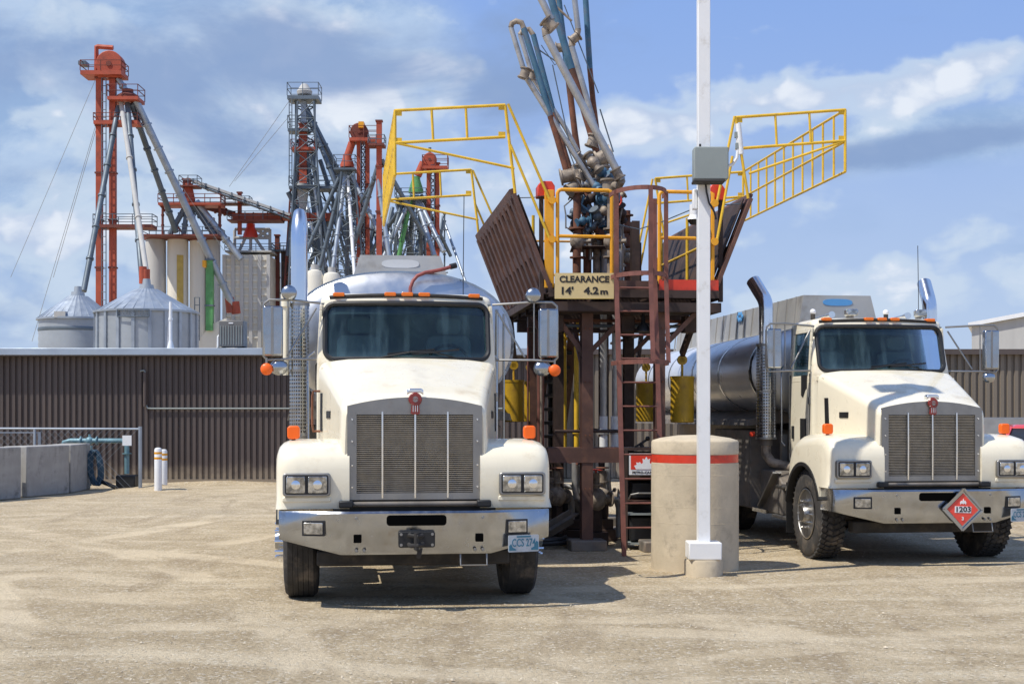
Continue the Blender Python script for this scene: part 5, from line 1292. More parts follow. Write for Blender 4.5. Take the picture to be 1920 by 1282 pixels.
# ------------------------------------------------------------------ left yard: blocks, fence, pipe, bollards
for i, (x0, y0, x1, y1, lb) in enumerate(((-12.6, 26.6, -10.75, 29.9, 'grey concrete barrier block cut by the left edge of the picture'), (-10.62, 29.4, -9.75, 31.2 if False else 30.6, ''), )):
    pass
def block(pxa, pxb, Ya_, Yb_, lb):
    a = Vector((GX(pxa, Ya_), Ya_, 0)); b = Vector((GX(pxb, Yb_), Yb_, 0)); mid = (a + b) / 2; dd = b - a; L = dd.length
    t = MB(); t.b2((-L / 2, 0, 0), (L / 2, .6, 1.10)); 
    o = t.build('concrete_block', 'block', None, bevel=.025); o.location = mid; o.rotation_euler = (0, 0, math.atan2(dd.y, dd.x))
    tag(o, lb, 'concrete block', 'grey concrete blocks in a row at the left')
block(-60, 40, 28.0, 29.5, 'grey concrete block cut off by the left edge of the picture')
block(50, 130, 29.9, 31.4, 'middle grey concrete block of the three at the left')
block(134, 170, 31.6, 33.4, 'narrow grey concrete block beside the blue hose')
def fence():
    Y = 33.0; t = thing('chain_link_fence', 'galvanised chain link fence in front of the brown shed at the left', 'fence', (0, Y, 0))
    x0, x1 = -14.0, GX(263, Y); zt = GZ(804, Y)
    MB().tube([(x0, 0, zt + .02), (x1, 0, zt)], .024, 8).build('top_rail', 'galv', t, smooth=True)
    for px in (-60, 65, 263): MB().cyl((GX(px, Y), 0, 0), (GX(px, Y), 0, zt + (.06 if px > 200 else 0)), .045 if px > 200 else .03, seg=12).build('post', 'galv', t, smooth=True)
    m = MB(); s_ = .16; h = zt - .05; n = int((x1 - x0) / s_)
    for i in range(n):
        xx = x0 + i * s_
        for dx in (-1, 1):
            xe = xx + dx * h
            if xe < x0 or xe > x1: continue
            m.beam((xx, 0, .03), (xe, 0, .03 + h), .004, .004, (0, 1, 0))
    m.build('mesh', 'galv', t)
    MB().b2((GX(0, Y) - 2, .05, zt - .10), (GX(74, Y), .07, zt - .07)).b2((GX(70, Y), .04, .9), (GX(75, Y), .08, zt - .07)).build('gate_frame', 'galv', t)
    tag(MB().prism([(GX(231, Y), GZ(835, Y)), (GX(248, Y), GZ(835, Y)), (GX(248, Y), GZ(816, Y)), (GX(231, Y), GZ(816, Y))], Y - .07, Y - .05).build('fence_notice', 'white'), 'small blank white notice on the chain link fence', 'notice')
fence()
def teal():
    Y = 33.6; t = thing('teal_pipe_line', 'teal pipe running behind the fence and turning down into a pump', 'pipe', (0, Y, 0))
    z = lambda py: GZ(py, Y); X = lambda px: GX(px, Y)
    MB().tube([(X(118), 0, z(840)), (X(120), 0, z(829)), (X(132), 0, z(826)), (X(228), 0, z(826)), (X(237), 0, z(830)), (X(238), 0, z(842)), (X(238), 0, z(888))], .06, 12).build('pipe', 'teal', t, smooth=True)
    v = MB().sphere((X(168), 0, z(826)), .10).cyl((X(168), 0, z(826)), (X(168), 0, z(814)), .03)
    for px in (152, 182): flange(v, (X(px), 0, z(826)), (1, 0, 0), .11)
    flange(v, (X(238), 0, z(850)), (0, 0, 1), .11); v.build('valve', 'teal', t, smooth=True)
    MB().b2((X(222), -.25, 0), (X(258), .35, z(890))).build('pump_housing', 'black', t, bevel=.03)
    MB().tube([(X(174), -.1, z(835)), (X(172), -.1, z(860)), (X(172), -.1, z(910))], .03).build('pipe_leg', 'teal', t)
    c = thing('coiled_hose', 'dark blue coiled hose leaning on the pipe behind the last block', 'hose', (X(190), Y - .45, 0))
    h = MB(); pts = []
    for i in range(90):
        a = i * .42; pts.append((.05 * math.sin(a * .13) + .26 * math.cos(a) * .5, -.01 * (i % 7), .52 + .40 * math.sin(a) - .1 * math.cos(a)))
    h.tube(pts, .032, 6).build('hose', 'bluehose', c, smooth=True)
    h = MB().tube([(.1, 0, .2), (.35, -.1, .12), (.5, -.1, .05)], .05).build('hose_end', 'black', c)
teal()
def bollard(px, Y, top, lb):
    t = thing('bollard', lb, 'bollard', (GX(px, Y), Y, 0), 0, 'white bollards with yellow bands by the shed')
    h = GZ(top, Y)
    MB().lathe([(.088, -.05), (.088, h - .05), (.075, h - .015), (.04, h), (0, h + .003)], (0, 0, 0), 'z', 24).build('post', 'white', t, smooth=True)
    for dz in (.10, .22): MB().lathe([(.0885, h - dz - .05), (.0905, h - dz - .05), (.0905, h - dz), (.0885, h - dz)], (0, 0, 0), 'z', 24).build('yellow_band', 'orange', t, smooth=True)
bollard(296.5, 32.6, 839, 'front white bollard with two yellow bands beside the shed'); bollard(307, 34.0, 842, 'rear white bollard with yellow bands, half hidden by the front one')
def mound(px, Y, rx, ry, h, lb):
    mb = MB(); from mathutils import noise as mn; n = 24; rings = []
    bm = mb.bm
    for k_ in range(7):
        f = k_ / 6; ring = []
        for j in range(n):
            a = 2 * PI * j / n; w_ = 1 + .18 * mn.noise(Vector((math.cos(a) * 1.5, math.sin(a) * 1.5, px)))
            ring.append(bm.verts.new((rx * f * w_ * math.cos(a), ry * f * w_ * math.sin(a), h * (1 - f) ** 1.2 * (1 + .3 * mn.noise(Vector((a, f * 5, 1)))) - .012)))
        rings.append(ring)
    for i in range(1, 7):
        for j in range(n): bm.faces.new((rings[i - 1][j], rings[i - 1][(j + 1) % n], rings[i][(j + 1) % n], rings[i][j]))
    o = mb.build('dirt_mound', 'gravel', None, smooth=True); o.location = (GX(px, Y), Y, 0); struct(tag(o, lb, 'dirt mound'), 'structure')
mound(300, 33.3, 1.3, .9, .13, 'low heap of dirt round the bollards'); mound(430, 35.8, 3.4, .5, .10, 'low dirt bank along the foot of the shed')
mound(1318, 15.3, .5, .42, .05, 'gravel gathered round the pole footing')

# ------------------------------------------------------------------ red pickup at the right
def red_car():
    t = thing('red_car', 'bright red car parked beyond the right truck, cut by the picture edge', 'car', (GX(1996, 24.5), 24.5, 0), math.radians(-14))
    body = [(-.98, .35), (-1.0, .62), (-.98, .92), (-.86, 1.02), (.86, 1.02), (.98, .92), (1.0, .62), (.98, .35)]
    secs = []
    for y_, k_, zt in ((-.1, .80, 1.0), (0, .92, 1.16), (.15, .97, 1.24), (1.2, 1, 1.30), (2.4, 1, 1.28), (4.2, 1, 1.25), (4.45, .94, 1.18)):
        secs.append([(x_ * k_, y_, .35 + (z_ - .35) * (zt - .35) / .67) for x_, z_ in body])
    MB().loft(secs).build('body', 'carred', t, smooth=True, bevel=.03)
    cb = [[(-.86, 1.25, 1.27), (.86, 1.25, 1.27), (.86, 3.7, 1.25), (-.86, 3.7, 1.25)], [(-.70, 1.75, 1.52), (.70, 1.75, 1.52), (.70, 3.2, 1.52), (-.70, 3.2, 1.52)]]
    gh = MB().loft(cb).build('windows', 'black', t, bevel=.03)
    MB().loft([[(-.72, 1.72, 1.515), (.72, 1.72, 1.515), (.72, 3.22, 1.515), (-.72, 3.22, 1.515)], [(-.62, 1.85, 1.59), (.62, 1.85, 1.59), (.62, 3.1, 1.59), (-.62, 3.1, 1.59)]]).build('roof', 'carred', t, smooth=True, bevel=.03)
    for s in (-1, 1):
        MB().beam((s * .87, 1.24, 1.27), (s * .72, 1.74, 1.53), .06, .06).build('pillar', 'carred', t)
        MB().prism(rrect(s * .68 - .16, .90, s * .68 + .16, 1.04, .03), -.12, .02).build('headlight', 'lens', t, bevel=.02)
        MB().b2((s * 1.0, 1.35, 1.28), (s * 1.14, 1.5, 1.40)).build('wing_mirror', 'carred', t, bevel=.02)
        for y_ in (.85, 3.5):
            w_ = MB().lathe([(.2, -.11), (.33, -.11), (.345, -.08), (.345, .08), (.33, .11), (.2, .11)], (s * .88, y_, .34), 'x', 30).build('wheel', 'rubber', t, smooth=True)
            MB().lathe([(.0, .10), (.12, .11), (.2, .112), (.2, .09), (0, .08)], (s * .88, y_, .34), 'x', 24).build('rim', 'brushed', w_, smooth=True)
    MB().b2((-.5, -.11, .5), (.5, -.05, .66)).build('grille', 'black', t, bevel=.01)
red_car()
def dark_car():
    t = thing('dark_wagon', 'dark grey vehicle top just visible between the right truck and the red car', 'vehicle', (GX(1905, 32), 32.5, 0), math.radians(-12))
    MB().loft([[(-1, .3 + 0, .4), (1, .3, .4), (1, .3, 1.0), (-1, .3, 1.0)], [(-1, 4.5, .4), (1, 4.5, .4), (1, 4.5, 1.05), (-1, 4.5, 1.05)]]).build('body', 'ac', t, bevel=.08)
    MB().loft([[(-.9, 1.0, 1.0), (.9, 1.0, 1.0), (.9, 4.3, 1.0), (-.9, 4.3, 1.0)], [(-.72, 1.7, 1.72), (.72, 1.7, 1.72), (.72, 4.0, 1.72), (-.72, 4.0, 1.72)]]).build('windows', 'ac', t, bevel=.08)
    for s in (-1, 1):
        for y_ in (1.1, 3.7): MB().cyl((s * .78, y_, .34), (s * 1.0, y_, .34), .34, seg=24).build('wheel', 'rubber', t, smooth=True)
dark_car()

# ------------------------------------------------------------------ grain elevator complex beyond the sheds
def lx(px, Y, o): return GX(px, Y) - o.x
class BG:
    """a far thing laid out in its own plane; u,v give metres from a pixel reading at depth Y"""
    def __init__(s, name, label, cat, px, Y, group=None):
        s.Y = Y; s.o = Vector((GX(px, Y), Y, 0)); s.t = thing(name, label, cat, s.o, 0, group)
    def p(s, px, py, dy=0.0): return Vector((GX(px, s.Y + dy) - s.o.x, dy, GZ(py, s.Y + dy)))
    def m(s, px): return px * s.Y / F
def platform_bg(b, x0, x1, py, dep, m, nm='platform', rail=True, thick=6, railh=18):
    dep *= .7; thick *= .75; pm = MB(); a, c = b.p(x0, py), b.p(x1, py); h = b.m(thick)
    pm.b2((a.x, -dep / 2, a.z - h), (c.x, dep / 2, a.z)); o = pm.build(nm, m, b.t)
    if rail:
        r = MB(); zt = a.z + b.m(railh); rr_ = .03
        for yy in (-dep / 2, dep / 2):
            for zz in (zt, (a.z + zt) / 2): r.tube([(a.x, yy, zz), (c.x, yy, zz)], rr_ * .8, 5)
            n = max(2, int((c.x - a.x) / 1.0))
            for i in range(n + 1): r.tube([(a.x + (c.x - a.x) * i / n, yy, a.z), (a.x + (c.x - a.x) * i / n, yy, zt)], rr_, 5)
        for xx in (a.x, c.x):
            for zz in (zt, (a.z + zt) / 2): r.tube([(xx, -dep / 2, zz), (xx, dep / 2, zz)], rr_, 5)
        r.build('railing', 'galvdk' if m != 'elev' else 'elevdk', o)
    return o
def casing(b, xa, xb, top, bot, m, nm='elevator_casing', dy=0):
    q = MB(); a, c = b.p(xa, top), b.p(xb, bot); w_ = c.x - a.x
    z0 = max(0, c.z)
    q.b2((a.x, dy - w_ / 2, z0), (c.x, dy + w_ / 2, a.z))
    o = q.build(nm, m, b.t); f = MB(); z_ = a.z
    while z_ > z0: f.b2((a.x - .06, dy - w_ / 2 - .06, z_ - .1), (c.x + .06, dy + w_ / 2 + .06, z_)); z_ -= 3.0
    f.build('joint_flanges', 'elevdk' if m in ('elev', 'elevdk') else 'galvdk', o); return o
def ladder_bg(b, px, top, bot, w=5, dy=0):
    q = MB(); a, c = b.p(px - w / 2, top), b.p(px + w / 2, bot)
    for xx in (a.x, c.x): q.tube([(xx, dy, a.z), (xx, dy, max(0, c.z))], .035, 5)
    z_ = a.z
    while z_ > max(0, c.z): q.tube([(a.x, dy, z_), (c.x, dy, z_)], .025, 4); z_ -= .5
    q.build('ladder', 'galvdk', b.t)
def spout(b, p0, p1, r, m, dy0=0, dy1=0, flg=3, nm='spout'):
    a, c = b.p(*p0, dy0), b.p(*p1, dy1); r *= .86; q = MB().tube([a, c], r, 12)
    for i in range(1, flg + 1):
        f = i / (flg + 1); p = a.lerp(c, f); d = (c - a).normalized(); q.cyl(p - d * .06, p + d * .06, r * 1.35, seg=12)
    return q.build(nm, m, b.t, smooth=True)
def head(b, px, py, r, m):
    c = b.p(px, py); R = b.m(r)
    q = MB().lathe([(R, -R * .55), (R, R * .55)], c, 'y', 24)
    q.b2((c.x - R * .85, -R * .5, c.z - R * 1.0), (c.x + R * .98, R * .5, c.z)); o = q.build('head_section', m, b.t, bevel=.05)
    MB().lathe([(R * .2, -R * .62), (R * .2, R * .62)], c, 'y', 20).build('head_pulley_cover', 'elevdk', o); return o
def cone(b, px, top, bot, r0, r1, m, nm='distributor'):
    c = b.p(px, bot); return MB().lathe([(b.m(r1), c.z), (b.m(r1), c.z + .2), (b.m(r0), b.p(px, top).z - .2), (b.m(r0), b.p(px, top).z)], (c.x, 0, 0), 'z', 20).build(nm, m, b.t, smooth=True)
def bin_(name, label, pxc, Y, halfpx, rim, apex, panel, corr_h):
    b = BG(name, label, 'grain bin', pxc, Y); R = b.m(halfpx); zr, za = GZ(rim, Y), GZ(apex, Y)
    q = MB(); n = 96; prof = []; z_ = 0
    step = .34
    while z_ < zr:
        prof += [(R, z_), (R + (.03 if corr_h else .01), z_ + step * .5)]; z_ += step
    prof.append((R, zr)); w_ = q.lathe(prof, (0, 0, 0), 'z', n).build('bin_wall', 'galvbin', b.t, smooth=True)
    r = MB(); ns = 32; ring0 = []
    secs = []
    for f in (0, .5, .9):
        ring = []
        for j in range(ns * 2):
            a = PI * j / ns; k_ = .012 if j % 2 == 0 else 0
            rr_ = (R + .12) * (1 - f) + .35 * f
            ring.append((rr_ * math.cos(a), rr_ * math.sin(a), zr - .05 + (za - zr) * f + k_))
        secs.append(ring)
    r.loft(secs); r.build('bin_roof', 'galv', b.t)
    rb = MB()
    for j in range(ns):
        a = 2 * PI * j / ns; rb.beam(((R + .1) * math.cos(a), (R + .1) * math.sin(a), zr), (.5 * math.cos(a), .5 * math.sin(a), zr + (za - zr) * .86), .03, .02)
    rb.build('roof_ribs', 'galv', b.t)
    MB().cyl((0, 0, zr + (za - zr) * .85), (0, 0, za + .05), .38, .34, 20).cyl((0, 0, za + .05), (0, 0, za + .35), .22, .18, 16).build('hatch_cap', 'galvbin', b.t, smooth=True)
    if panel:
        st = MB()
        for j in range(20):
            a = 2 * PI * j / 20; st.box((R * math.cos(a) + .04 * math.cos(a), R * math.sin(a) + .04 * math.sin(a), zr / 2), (.10, .16, zr), Matrix.Rotation(a, 3, 'Z'))
        st.build('stiffeners', 'galv', b.t)
    MB().lathe([(R + .01, zr - .12), (R + .14, zr - .10), (R + .14, zr), (R, zr)], (0, 0, 0), 'z', n).build('eave_ring', 'galv', b.t, smooth=True)
    return b, R, zr, za
b, R, zr, za = bin_('grain_bin', 'smaller corrugated grain bin at the far left with a band round its wall', 146, 76, 70, 598, 549, False, True)
MB().lathe([(R + .03, GZ(619, 76) - .1), (R + .06, GZ(619, 76)), (R + .03, GZ(619, 76) + .1)], (0, 0, 0), 'z', 96).build('wall_band', 'galvdk', b.t, smooth=True)
MB().b2((-.6, -R - .1, GZ(600, 76)), (.0, -R + .6, GZ(589, 76))).build('roof_door', 'silogrey', b.t)
b, R, zr, za = bin_('grain_bin', 'larger ribbed grain bin with a worn sign, in front of the white silos', 275, 70, 92, 585, 536, True, False)
sg = MB(); aa = [(-.30 + .6 * i / 10) for i in range(11)]
def onbin(a, z_, o=.13): return ((R + o) * math.sin(a), -(R + o) * math.cos(a), z_)
z0, z1 = GZ(600, 70), GZ(587, 70)
fr = MB().tube([onbin(a, z1) for a in aa], .03, 5).tube([onbin(a, z0) for a in aa], .03, 5).tube([onbin(aa[0], z0), onbin(aa[0], z1)], .03, 5).tube([onbin(aa[-1], z0), onbin(aa[-1], z1)], .03, 5)
so = fr.build('sign_outline', 'galvdk', b.t)
text('worn_lettering', 'WESTEEL', .30, 'galvdk', so, (.15, -R - .15, (z0 + z1) / 2), width=1.35)
MB().tube([(R * .55, -R * .86, 0), (R * .66, -R * .78, zr)], .09, 8).build('ladder_guard', 'white', b.t)

# main red elevator leg
b = BG('bucket_elevator', 'tallest red bucket elevator, with a round orange red head, at the left', 'grain elevator', 199, 88)
casing(b, 181, 192, 146, 700, 'elev'); casing(b, 206, 217.5, 146, 700, 'elev'); ladder_bg(b, 199, 150, 590, 8, -.5)
head(b, 208, 123, 25, 'elev'); platform_bg(b, 158, 234, 138, 2.4, 'elev', railh=19, thick=10)
MB().tube([b.p(181, 138), b.p(181, 89), b.p(184, 88), b.p(212, 90)], .16, 6).build('hoist_arm', 'elev', b.t)
MB().b2(b.p(150, 124) - Vector((0, .4, 0)), b.p(164, 117) + Vector((0, .4, 0))).build('floodlight', 'galvdk', b.t)
platform_bg(b, 180, 262, 229, 1.6, 'elev', thick=9, railh=14); platform_bg(b, 180, 290, 423, 1.8, 'elevdk', thick=8, railh=19)
spout(b, (221, 148), (240, 176), .22, 'galv', flg=1); cone(b, 240, 168, 186, 10, 20, 'elevdk'); platform_bg(b, 208, 265, 186, 2.4, 'elev', thick=8, railh=22)
spout(b, (227, 192), (277, 526), .18, 'silogrey', 0, -8, 2); spout(b, (239, 195), (266, 520), .20, 'galvdk', 0, -7, 4); spout(b, (247, 195), (330, 435), .22, 'galvdk', 0, 6, 5)
spout(b, (255, 190), (437, 574), .27, 'galv', 0, 4, 8); spout(b, (222, 200), (157, 546), .20, 'galvdk', 0, -6, 5)
for (px, py, py2) in ((268, 500, 532), (274, 505, 530)): MB().cyl(b.p(px, py, -8), b.p(px, py2, -8), .22, seg=14).build('spout_end', 'elev', b.t, smooth=True)
MB().cyl(b.p(430, 558, 4), b.p(433, 586, 4), .3, seg=14).cyl(b.p(440, 566, 4), b.p(443, 588, 4), .3, seg=14).build('spout_end', 'elev', b.t, smooth=True)
gw = MB()
for (p0, p1) in (((181, 145), (20, 520)), ((181, 230), (60, 640)), ((262, 230), (420, 470)), ((181, 240), (100, 520))): gw.tube([b.p(*p0), b.p(*p1, 6)], .018, 4)
gw.build('guy_wires', 'galv', b.t)

# silos
for i, (xa, xb, top, mt, lb) in enumerate(((273, 311, 446, 'silogrey', 'leftmost narrow grey white silo of the row'), (314, 353, 446, 'silo', 'second narrow silo with an ochre stain down its side'), (356, 386, 448, 'silo', 'third narrow white silo of the row'), (386, 413, 447, 'silogrey', 'fourth silo, behind the green elevator leg'))):
    b = BG('silo', lb, 'silo', (xa + xb) / 2, 96, 'narrow silos in a row under the red platform'); R = b.m((xb - xa) / 2); zt = GZ(top, 96)
    MB().lathe([(R, 0), (R, zt - .3), (R * .92, zt)], (0, 0, 0), 'z', 36).build('silo_wall', mt, b.t, smooth=True)
    MB().lathe([(R + .1, zt - .15), (R + .1, zt + .05), (R, zt + .05)], (0, 0, 0), 'z', 36).build('rim', 'elevdk', b.t, smooth=True)
    if i == 1:
        MB().loft([[((R + .02) * math.sin(math.radians(a)), -(R + .02) * math.cos(math.radians(a)), z_) for a in (8, 20, 34, 44)] for z_ in (GZ(600, 96), GZ(480, 96))], closed=False, caps=False).build('ochre_stain', 'ochre', b.t, smooth=True)
b = BG('silo_top_platform', 'red platform with a hopper and spreading spouts above the row of silos', 'platform', 355, 95)
platform_bg(b, 272, 415, 443, 3.2, 'elevdk', thick=4, railh=14); platform_bg(b, 302, 418, 383, 2.4, 'elev', thick=6, railh=16); platform_bg(b, 340, 374, 350, 2, 'elevdk', thick=3, railh=18)
cone(b, 353, 345, 380, 8, 13, 'elev'); casing(b, 344, 357, 336, 384, 'elevdk', 'hopper_neck')
for (p0, p1, r, m_) in (((350, 384), (318, 440), .22, 'galvdk'), ((352, 384), (344, 440), .2, 'galvdk'), ((358, 384), (366, 442), .22, 'galvdk'), ((362, 384), (405, 445), .24, 'galvdk'), ((368, 378), (452, 486), .26, 'galv'), ((305, 384), (305, 442), .1, 'elevdk'), ((412, 384), (412, 442), .12, 'elevdk'), ((300, 384), (345, 440), .09, 'elevdk')):
    spout(b, p0, p1, r, m_, flg=2)
b = BG('inclined_conveyor', 'long pale conveyor sloping down from the hopper to the tower', 'conveyor', 450, 96)
def boxbeam(b, p0, p1, thick, dep, m, nm):
    a, c = b.p(*p0), b.p(*p1); o = MB().beam(a, c, b.m(thick), dep, (0, 1, 0)).build(nm, m, b.t)
    q = MB(); n = max(3, int((c - a).length / .9))
    for i in range(n): p = a.lerp(c, (i + .5) / n); q.box(p, (.06, dep + .08, b.m(thick) + .08), None)
    q.build('frame_ribs', 'galvdk' if m != 'elev' else 'elevdk', o); return o
boxbeam(b, (352, 336), (545, 404), 4.5, .8, 'silogrey', 'conveyor_trough'); boxbeam(b, (375, 350), (545, 411), 2, 1.1, 'galvdk', 'conveyor_walkway')
b = BG('conveyor_bridge', 'red lattice conveyor bridge above the cream dryer', 'conveyor', 520, 97)
boxbeam(b, (438, 407), (622, 407), 12, 1.0, 'elev', 'bridge_box'); platform_bg(b, 430, 530, 414, 2.2, 'elevdk', thick=3, railh=15); platform_bg(b, 418, 470, 382, 1.6, 'elevdk', thick=3, railh=12)
casing(b, 446, 453, 360, 440, 'elev', 'bridge_mast'); spout(b, (370, 384), (440, 402), .25, 'elevdk'); 
# dryer
b = BG('grain_dryer', 'cream ribbed grain dryer below a small red hopper', 'grain dryer', 472, 98)
MB().b2(b.p(432, 484) + Vector((0, -2, 0)), Vector((b.p(513, 0).x, 3, 0))).build('dryer_wall', 'dryer', b.t)
q = MB()
for i in range(6): xx = b.p(432 + 81 * i / 5, 0).x; q.b2((xx - .12, -2.16, 0), (xx + .12, -2.0, GZ(484, 98)))
q.build('posts', 'silogrey', b.t)
q = MB()
for i in range(12): zz = GZ(492 + i * 13, 98); q.b2((b.p(432, 0).x + .12, -2.08, zz - .07), (b.p(513, 0).x - .12, -2.0, zz + .05))
q.build('wall_ribs', 'dryer', b.t)
platform_bg(b, 430, 516, 474, 4.4, 'silogrey', thick=4, railh=12)
cone(b, 470, 420, 446, 8, 14, 'redp', 'red_hopper')
for (p0, p1) in (((440, 432), (440, 480)), ((506, 430), (506, 480)), ((440, 446), (506, 446)), ((460, 446), (445, 478)), ((478, 446), (500, 478)), ((470, 446), (470, 480)), ((440, 430), (506, 430)), ((480, 430), (506, 446)), ((480, 446), (506, 430))):
    spout(b, p0, p1, .13, 'silogrey', flg=0, nm='hopper_strut')
b = BG('grain_chute_wall', 'tan and cream sloping chute wall beside the dryer', 'chute', 415, 92)
MB().prism([(b.p(380, 0).x, 0), (b.p(380, 0).x, GZ(640, 92)), (b.p(398, 0).x, GZ(612, 92)), (b.p(430, 0).x, GZ(598, 92)), (b.p(446, 0).x, GZ(640, 92)), (b.p(446, 0).x, 0)], -1, 2).build('chute', 'silo', b.t)
b = BG('green_elevator', 'slim green elevator leg in front of the fourth silo', 'grain elevator', 393, 91)
casing(b, 387, 400, 486, 620, 'green'); MB().b2(b.p(383, 502) + Vector((0, -.6, 0)), b.p(389, 490) + Vector((0, .2, 0))).build('motor', 'orange', b.t); ladder_bg(b, 376, 560, 640, 9, -1)

# lattice tower
b = BG('support_tower', 'dark lattice tower with a railed top platform and galvanised spouts', 'tower', 571, 97)
platform_bg(b, 542, 600, 184, 2.4, 'galvdk', thick=9, railh=24)
platform_bg(b, 542, 580, 244, 1.8, 'galvdk', thick=7, railh=24); platform_bg(b, 548, 593, 279, 2.0, 'elev', thick=7, railh=14); platform_bg(b, 545, 648, 352, 2.4, 'galvdk', thick=7, railh=18)
casing(b, 562, 576, 232, 345, 'elev'); casing(b, 565, 575, 182, 232, 'galv', 'upper_pipe'); q = MB().lathe([(.5, GZ(178, 97)), (.55, GZ(172, 97)), (.3, GZ(162, 97)), (.2, GZ(158, 97)), (0, GZ(158, 97))], (0, 0, 0), 'z', 20).build('head_cap', 'silogrey', b.t, smooth=True)
cone(b, 568, 345, 400, 12, 6, 'silogrey', 'lower_hopper'); casing(b, 553, 556, 190, 350, 'galvdk', 'tower_leg'); casing(b, 589, 592, 190, 350, 'galvdk', 'tower_leg')
ladder_bg(b, 549, 190, 350, 5, -1)
for (p0, p1, r, m_, d0, d1) in (((569, 192), (650, 352), .20, 'galvdk', 0, 1), ((572, 200), (632, 352), .18, 'galvdk', 0, -1), ((576, 215), (700, 470), .22, 'galvdk', 1, 4), ((566, 245), (540, 480), .2, 'galvdk', 0, 0), ((570, 250), (600, 480), .2, 'galvdk', 0, 0),
     ((556, 290), (545, 500), .16, 'galvdk', -1, -1), ((584, 290), (625, 520), .18, 'galvdk', -1, -1), ((600, 300), (655, 470), .18, 'galvdk', 1, 1), ((540, 360), (640, 560), .2, 'galvdk', 0, 2), ((640, 362), (560, 540), .18, 'galvdk', 0, 2), ((560, 290), (550, 352), .12, 'galvdk', -1, -1), ((590, 352), (610, 500), .14, 'galv', -1, -1)):
    spout(b, p0, p1, r, m_, d0, d1, 3)
for i in range(7):
    y0_ = 200 + i * 22; q = MB().tube([b.p(554, y0_), b.p(590, y0_ + 22)], .05, 4).tube([b.p(590, y0_), b.p(554, y0_ + 22)], .05, 4).tube([b.p(554, y0_), b.p(590, y0_)], .05, 4).build('lattice_brace', 'galvdk', b.t)
def aframe(b, xl0, xr0, y0_, xl1, xr1, y1_, n, m, dy=0):
    leg = MB().tube([b.p(xl0, y0_, dy), b.p(xl1, y1_, dy)], .07, 5).tube([b.p(xr0, y0_, dy), b.p(xr1, y1_, dy)], .07, 5); lo2 = leg.build('lattice_leg', m, b.t)
    q = MB()
    for i in range(n):
        f, g = i / n, (i + 1) / n; L = lambda u: (xl0 + (xl1 - xl0) * u, y0_ + (y1_ - y0_) * u); R_ = lambda u: (xr0 + (xr1 - xr0) * u, y0_ + (y1_ - y0_) * u)
        q.tube([b.p(*L(f), dy), b.p(*R_(g), dy)], .032, 4).tube([b.p(*R_(f), dy), b.p(*L(g), dy)], .032, 4).tube([b.p(*L(g), dy), b.p(*R_(g), dy)], .032, 4)
    q.build('lattice_bracing', m, lo2)
aframe(b, 558, 588, 190, 538, 612, 600, 13, 'galvdk', -1.2); aframe(b, 588, 600, 350, 640, 700, 600, 8, 'galvdk', 1.5); aframe(b, 545, 556, 350, 528, 560, 620, 8, 'elevdk', .8)
gw = MB()
for (p0, p1) in (((545, 215), (440, 340)), ((542, 190), (430, 350))): gw.tube([b.p(*p0), b.p(*p1, 6)], .02, 4)
gw.build('guy_wires', 'galv', b.t)

# second red leg and its mast
b = BG('bucket_elevator', 'middle red bucket elevator with a rust yellow head, behind the left safety cage', 'grain elevator', 680, 94)
casing(b, 669, 677, 262, 700, 'elev'); casing(b, 686, 693, 262, 700, 'elev'); ladder_bg(b, 681, 268, 500, 6, -.5)
head(b, 674, 249, 17, 'elevdk'); platform_bg(b, 657, 712, 262, 2.2, 'elev', thick=8, railh=22); MB().b2(b.p(674, 243) + Vector((0, -.7, 0)), b.p(684, 232) + Vector((0, .2, 0))).build('motor', 'orange', b.t)
spout(b, (660, 268), (652, 292), .3, 'elev', flg=0); cone(b, 651, 290, 314, 8, 13, 'elev'); platform_bg(b, 628, 668, 318, 2.2, 'galvdk', thick=5, railh=24)
for (p0, p1, r, m_, d1) in (((645, 322), (600, 500), .16, 'galvdk', 0), ((648, 322), (622, 520), .17, 'galv', -2), ((652, 322), (650, 560), .16, 'galvdk', 1), ((656, 322), (690, 540), .17, 'galvdk', 2), ((641, 322), (575, 470), .16, 'galvdk', 0), ((660, 330), (740, 500), .17, 'galv', -2), ((652, 330), (665, 520), .13, 'white', -3)):
    spout(b, p0, p1, r, m_, 0, d1, 4)
aframe(b, 640, 664, 322, 616, 690, 600, 10, 'galvdk', -1); aframe(b, 677, 686, 262, 677, 686, 600, 18, 'elevdk', .2)
b = BG('red_mast', 'slender red mast with a small dark platform beside the middle elevator', 'mast', 711, 92)
casing(b, 706, 716, 226, 700, 'elev'); platform_bg(b, 692, 722, 272, 1.8, 'elevdk', thick=5, railh=16)
for (p0, p1, r, m_, d1) in (((712, 300), (660, 470), .18, 'galvdk', 1), ((708, 330), (735, 520), .17, 'galv', -1), ((716, 300), (795, 440), .18, 'galvdk', 2), ((700, 340), (676, 380), .12, 'galvdk', 1)):
    spout(b, p0, p1, r, m_, 0, d1, 4)
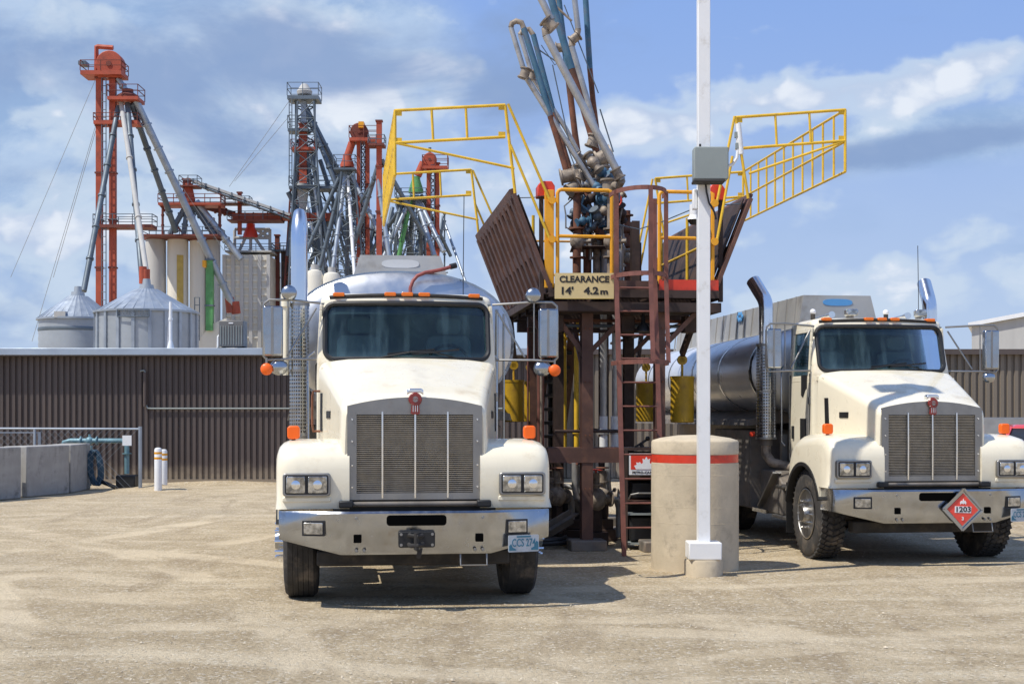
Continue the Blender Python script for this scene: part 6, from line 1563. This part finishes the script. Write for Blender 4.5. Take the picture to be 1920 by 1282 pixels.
# third red leg with a green hopper
b = BG('bucket_elevator', 'shorter red bucket elevator with a green hopper, right of the others', 'grain elevator', 812, 98)
casing(b, 800, 807, 305, 700, 'elev'); casing(b, 817, 824, 305, 700, 'elev'); ladder_bg(b, 812, 312, 480, 6, -.5); head(b, 806, 300, 13, 'elev'); platform_bg(b, 793, 840, 314, 2.0, 'elev', thick=7, railh=20)
spout(b, (794, 305), (783, 330), .32, 'elev', flg=0); cone(b, 780, 332, 362, 8, 14, 'green', 'green_hopper'); platform_bg(b, 742, 800, 372, 2.2, 'galvdk', thick=6, railh=16)
MB().tube([b.p(806, 288), b.p(806, 277)], .12, 6).build('vent', 'galvdk', b.t)
for (p0, p1, r, m_, d1) in (((772, 366), (748, 480), .18, 'green', 0), ((778, 368), (815, 480), .2, 'galv', -2), ((782, 368), (832, 472), .19, 'galv', -2), ((786, 368), (790, 480), .16, 'galvdk', 1), ((770, 372), (720, 480), .17, 'galv', -1), ((762, 376), (690, 480), .17, 'galvdk', 2), ((790, 366), (845, 480), .15, 'galvdk', 3), ((776, 372), (765, 480), .17, 'galvdk', 3), ((745, 376), (775, 480), .16, 'galvdk', 2), ((755, 376), (728, 470), .15, 'galvdk', -1)):
    spout(b, p0, p1, r, m_, 0, d1, 3)
aframe(b, 748, 790, 374, 735, 806, 600, 9, 'galvdk', 1); aframe(b, 807, 817, 312, 807, 817, 600, 16, 'elevdk', .2)
# pipe racks: the tangle of galvanised supports low between the legs
rr = random.Random(5)
for i, (xa, xb, lb) in enumerate(((545, 640, 'tangle of galvanised pipe struts under the lattice tower'), (640, 740, 'tangle of galvanised pipe struts between the middle red legs'), (730, 840, 'tangle of galvanised pipe struts under the green hopper'))):
    b = BG('pipe_trestle', lb, 'pipe trestle', (xa + xb) / 2, 101 + i)
    for j in range(18):
        x0 = rr.uniform(xa, xb); x1 = x0 + rr.choice((-1, 1)) * rr.uniform(15, 55); y0_ = rr.uniform(375, 430)
        spout(b, (x0, y0_), (x1, 560), rr.uniform(.07, .17), rr.choice(('galvdk', 'galvdk', 'galv')), rr.uniform(-2, 3), rr.uniform(-3, 3), 2, 'trestle_pipe')
    for px in (xa + 10, (xa + xb) / 2, xb - 8): casing(b, px, px + 3, 400, 700, 'galvdk', 'trestle_post')
    for py in (430, 470, 510): MB().b2(b.p(xa, py + 2) + Vector((0, -.1, 0)), b.p(xb, py) + Vector((0, .1, 0))).build('trestle_beam', 'galvdk', b.t)
for (px, hw_, top, lb) in ((590, 17, 505, 'cream tank behind the left truck exhaust'), (622, 18, 510, 'second cream tank right of the exhaust')):
    b = BG('storage_tank', lb, 'tank', px, 90); R = b.m(hw_); zt = GZ(top, 90)
    MB().lathe([(R, 0), (R, zt - .5), (R * .75, zt - .12), (R * .3, zt), (0, zt)], (0, 0, 0), 'z', 32).build('tank_wall', 'silo', b.t, smooth=True); MB().cyl((0, 0, zt - .05), (0, 0, zt + .3), .25).build('cap', 'silogrey', b.t)
b = BG('dark_silo_leg', 'dark brown enclosed leg between the dryer and the exhaust stack', 'grain elevator', 527, 99)
casing(b, 516, 524, 440, 700, 'elevdk'); casing(b, 528, 542, 470, 700, 'browndk'); platform_bg(b, 512, 545, 470, 2, 'galvdk', thick=4, railh=12)
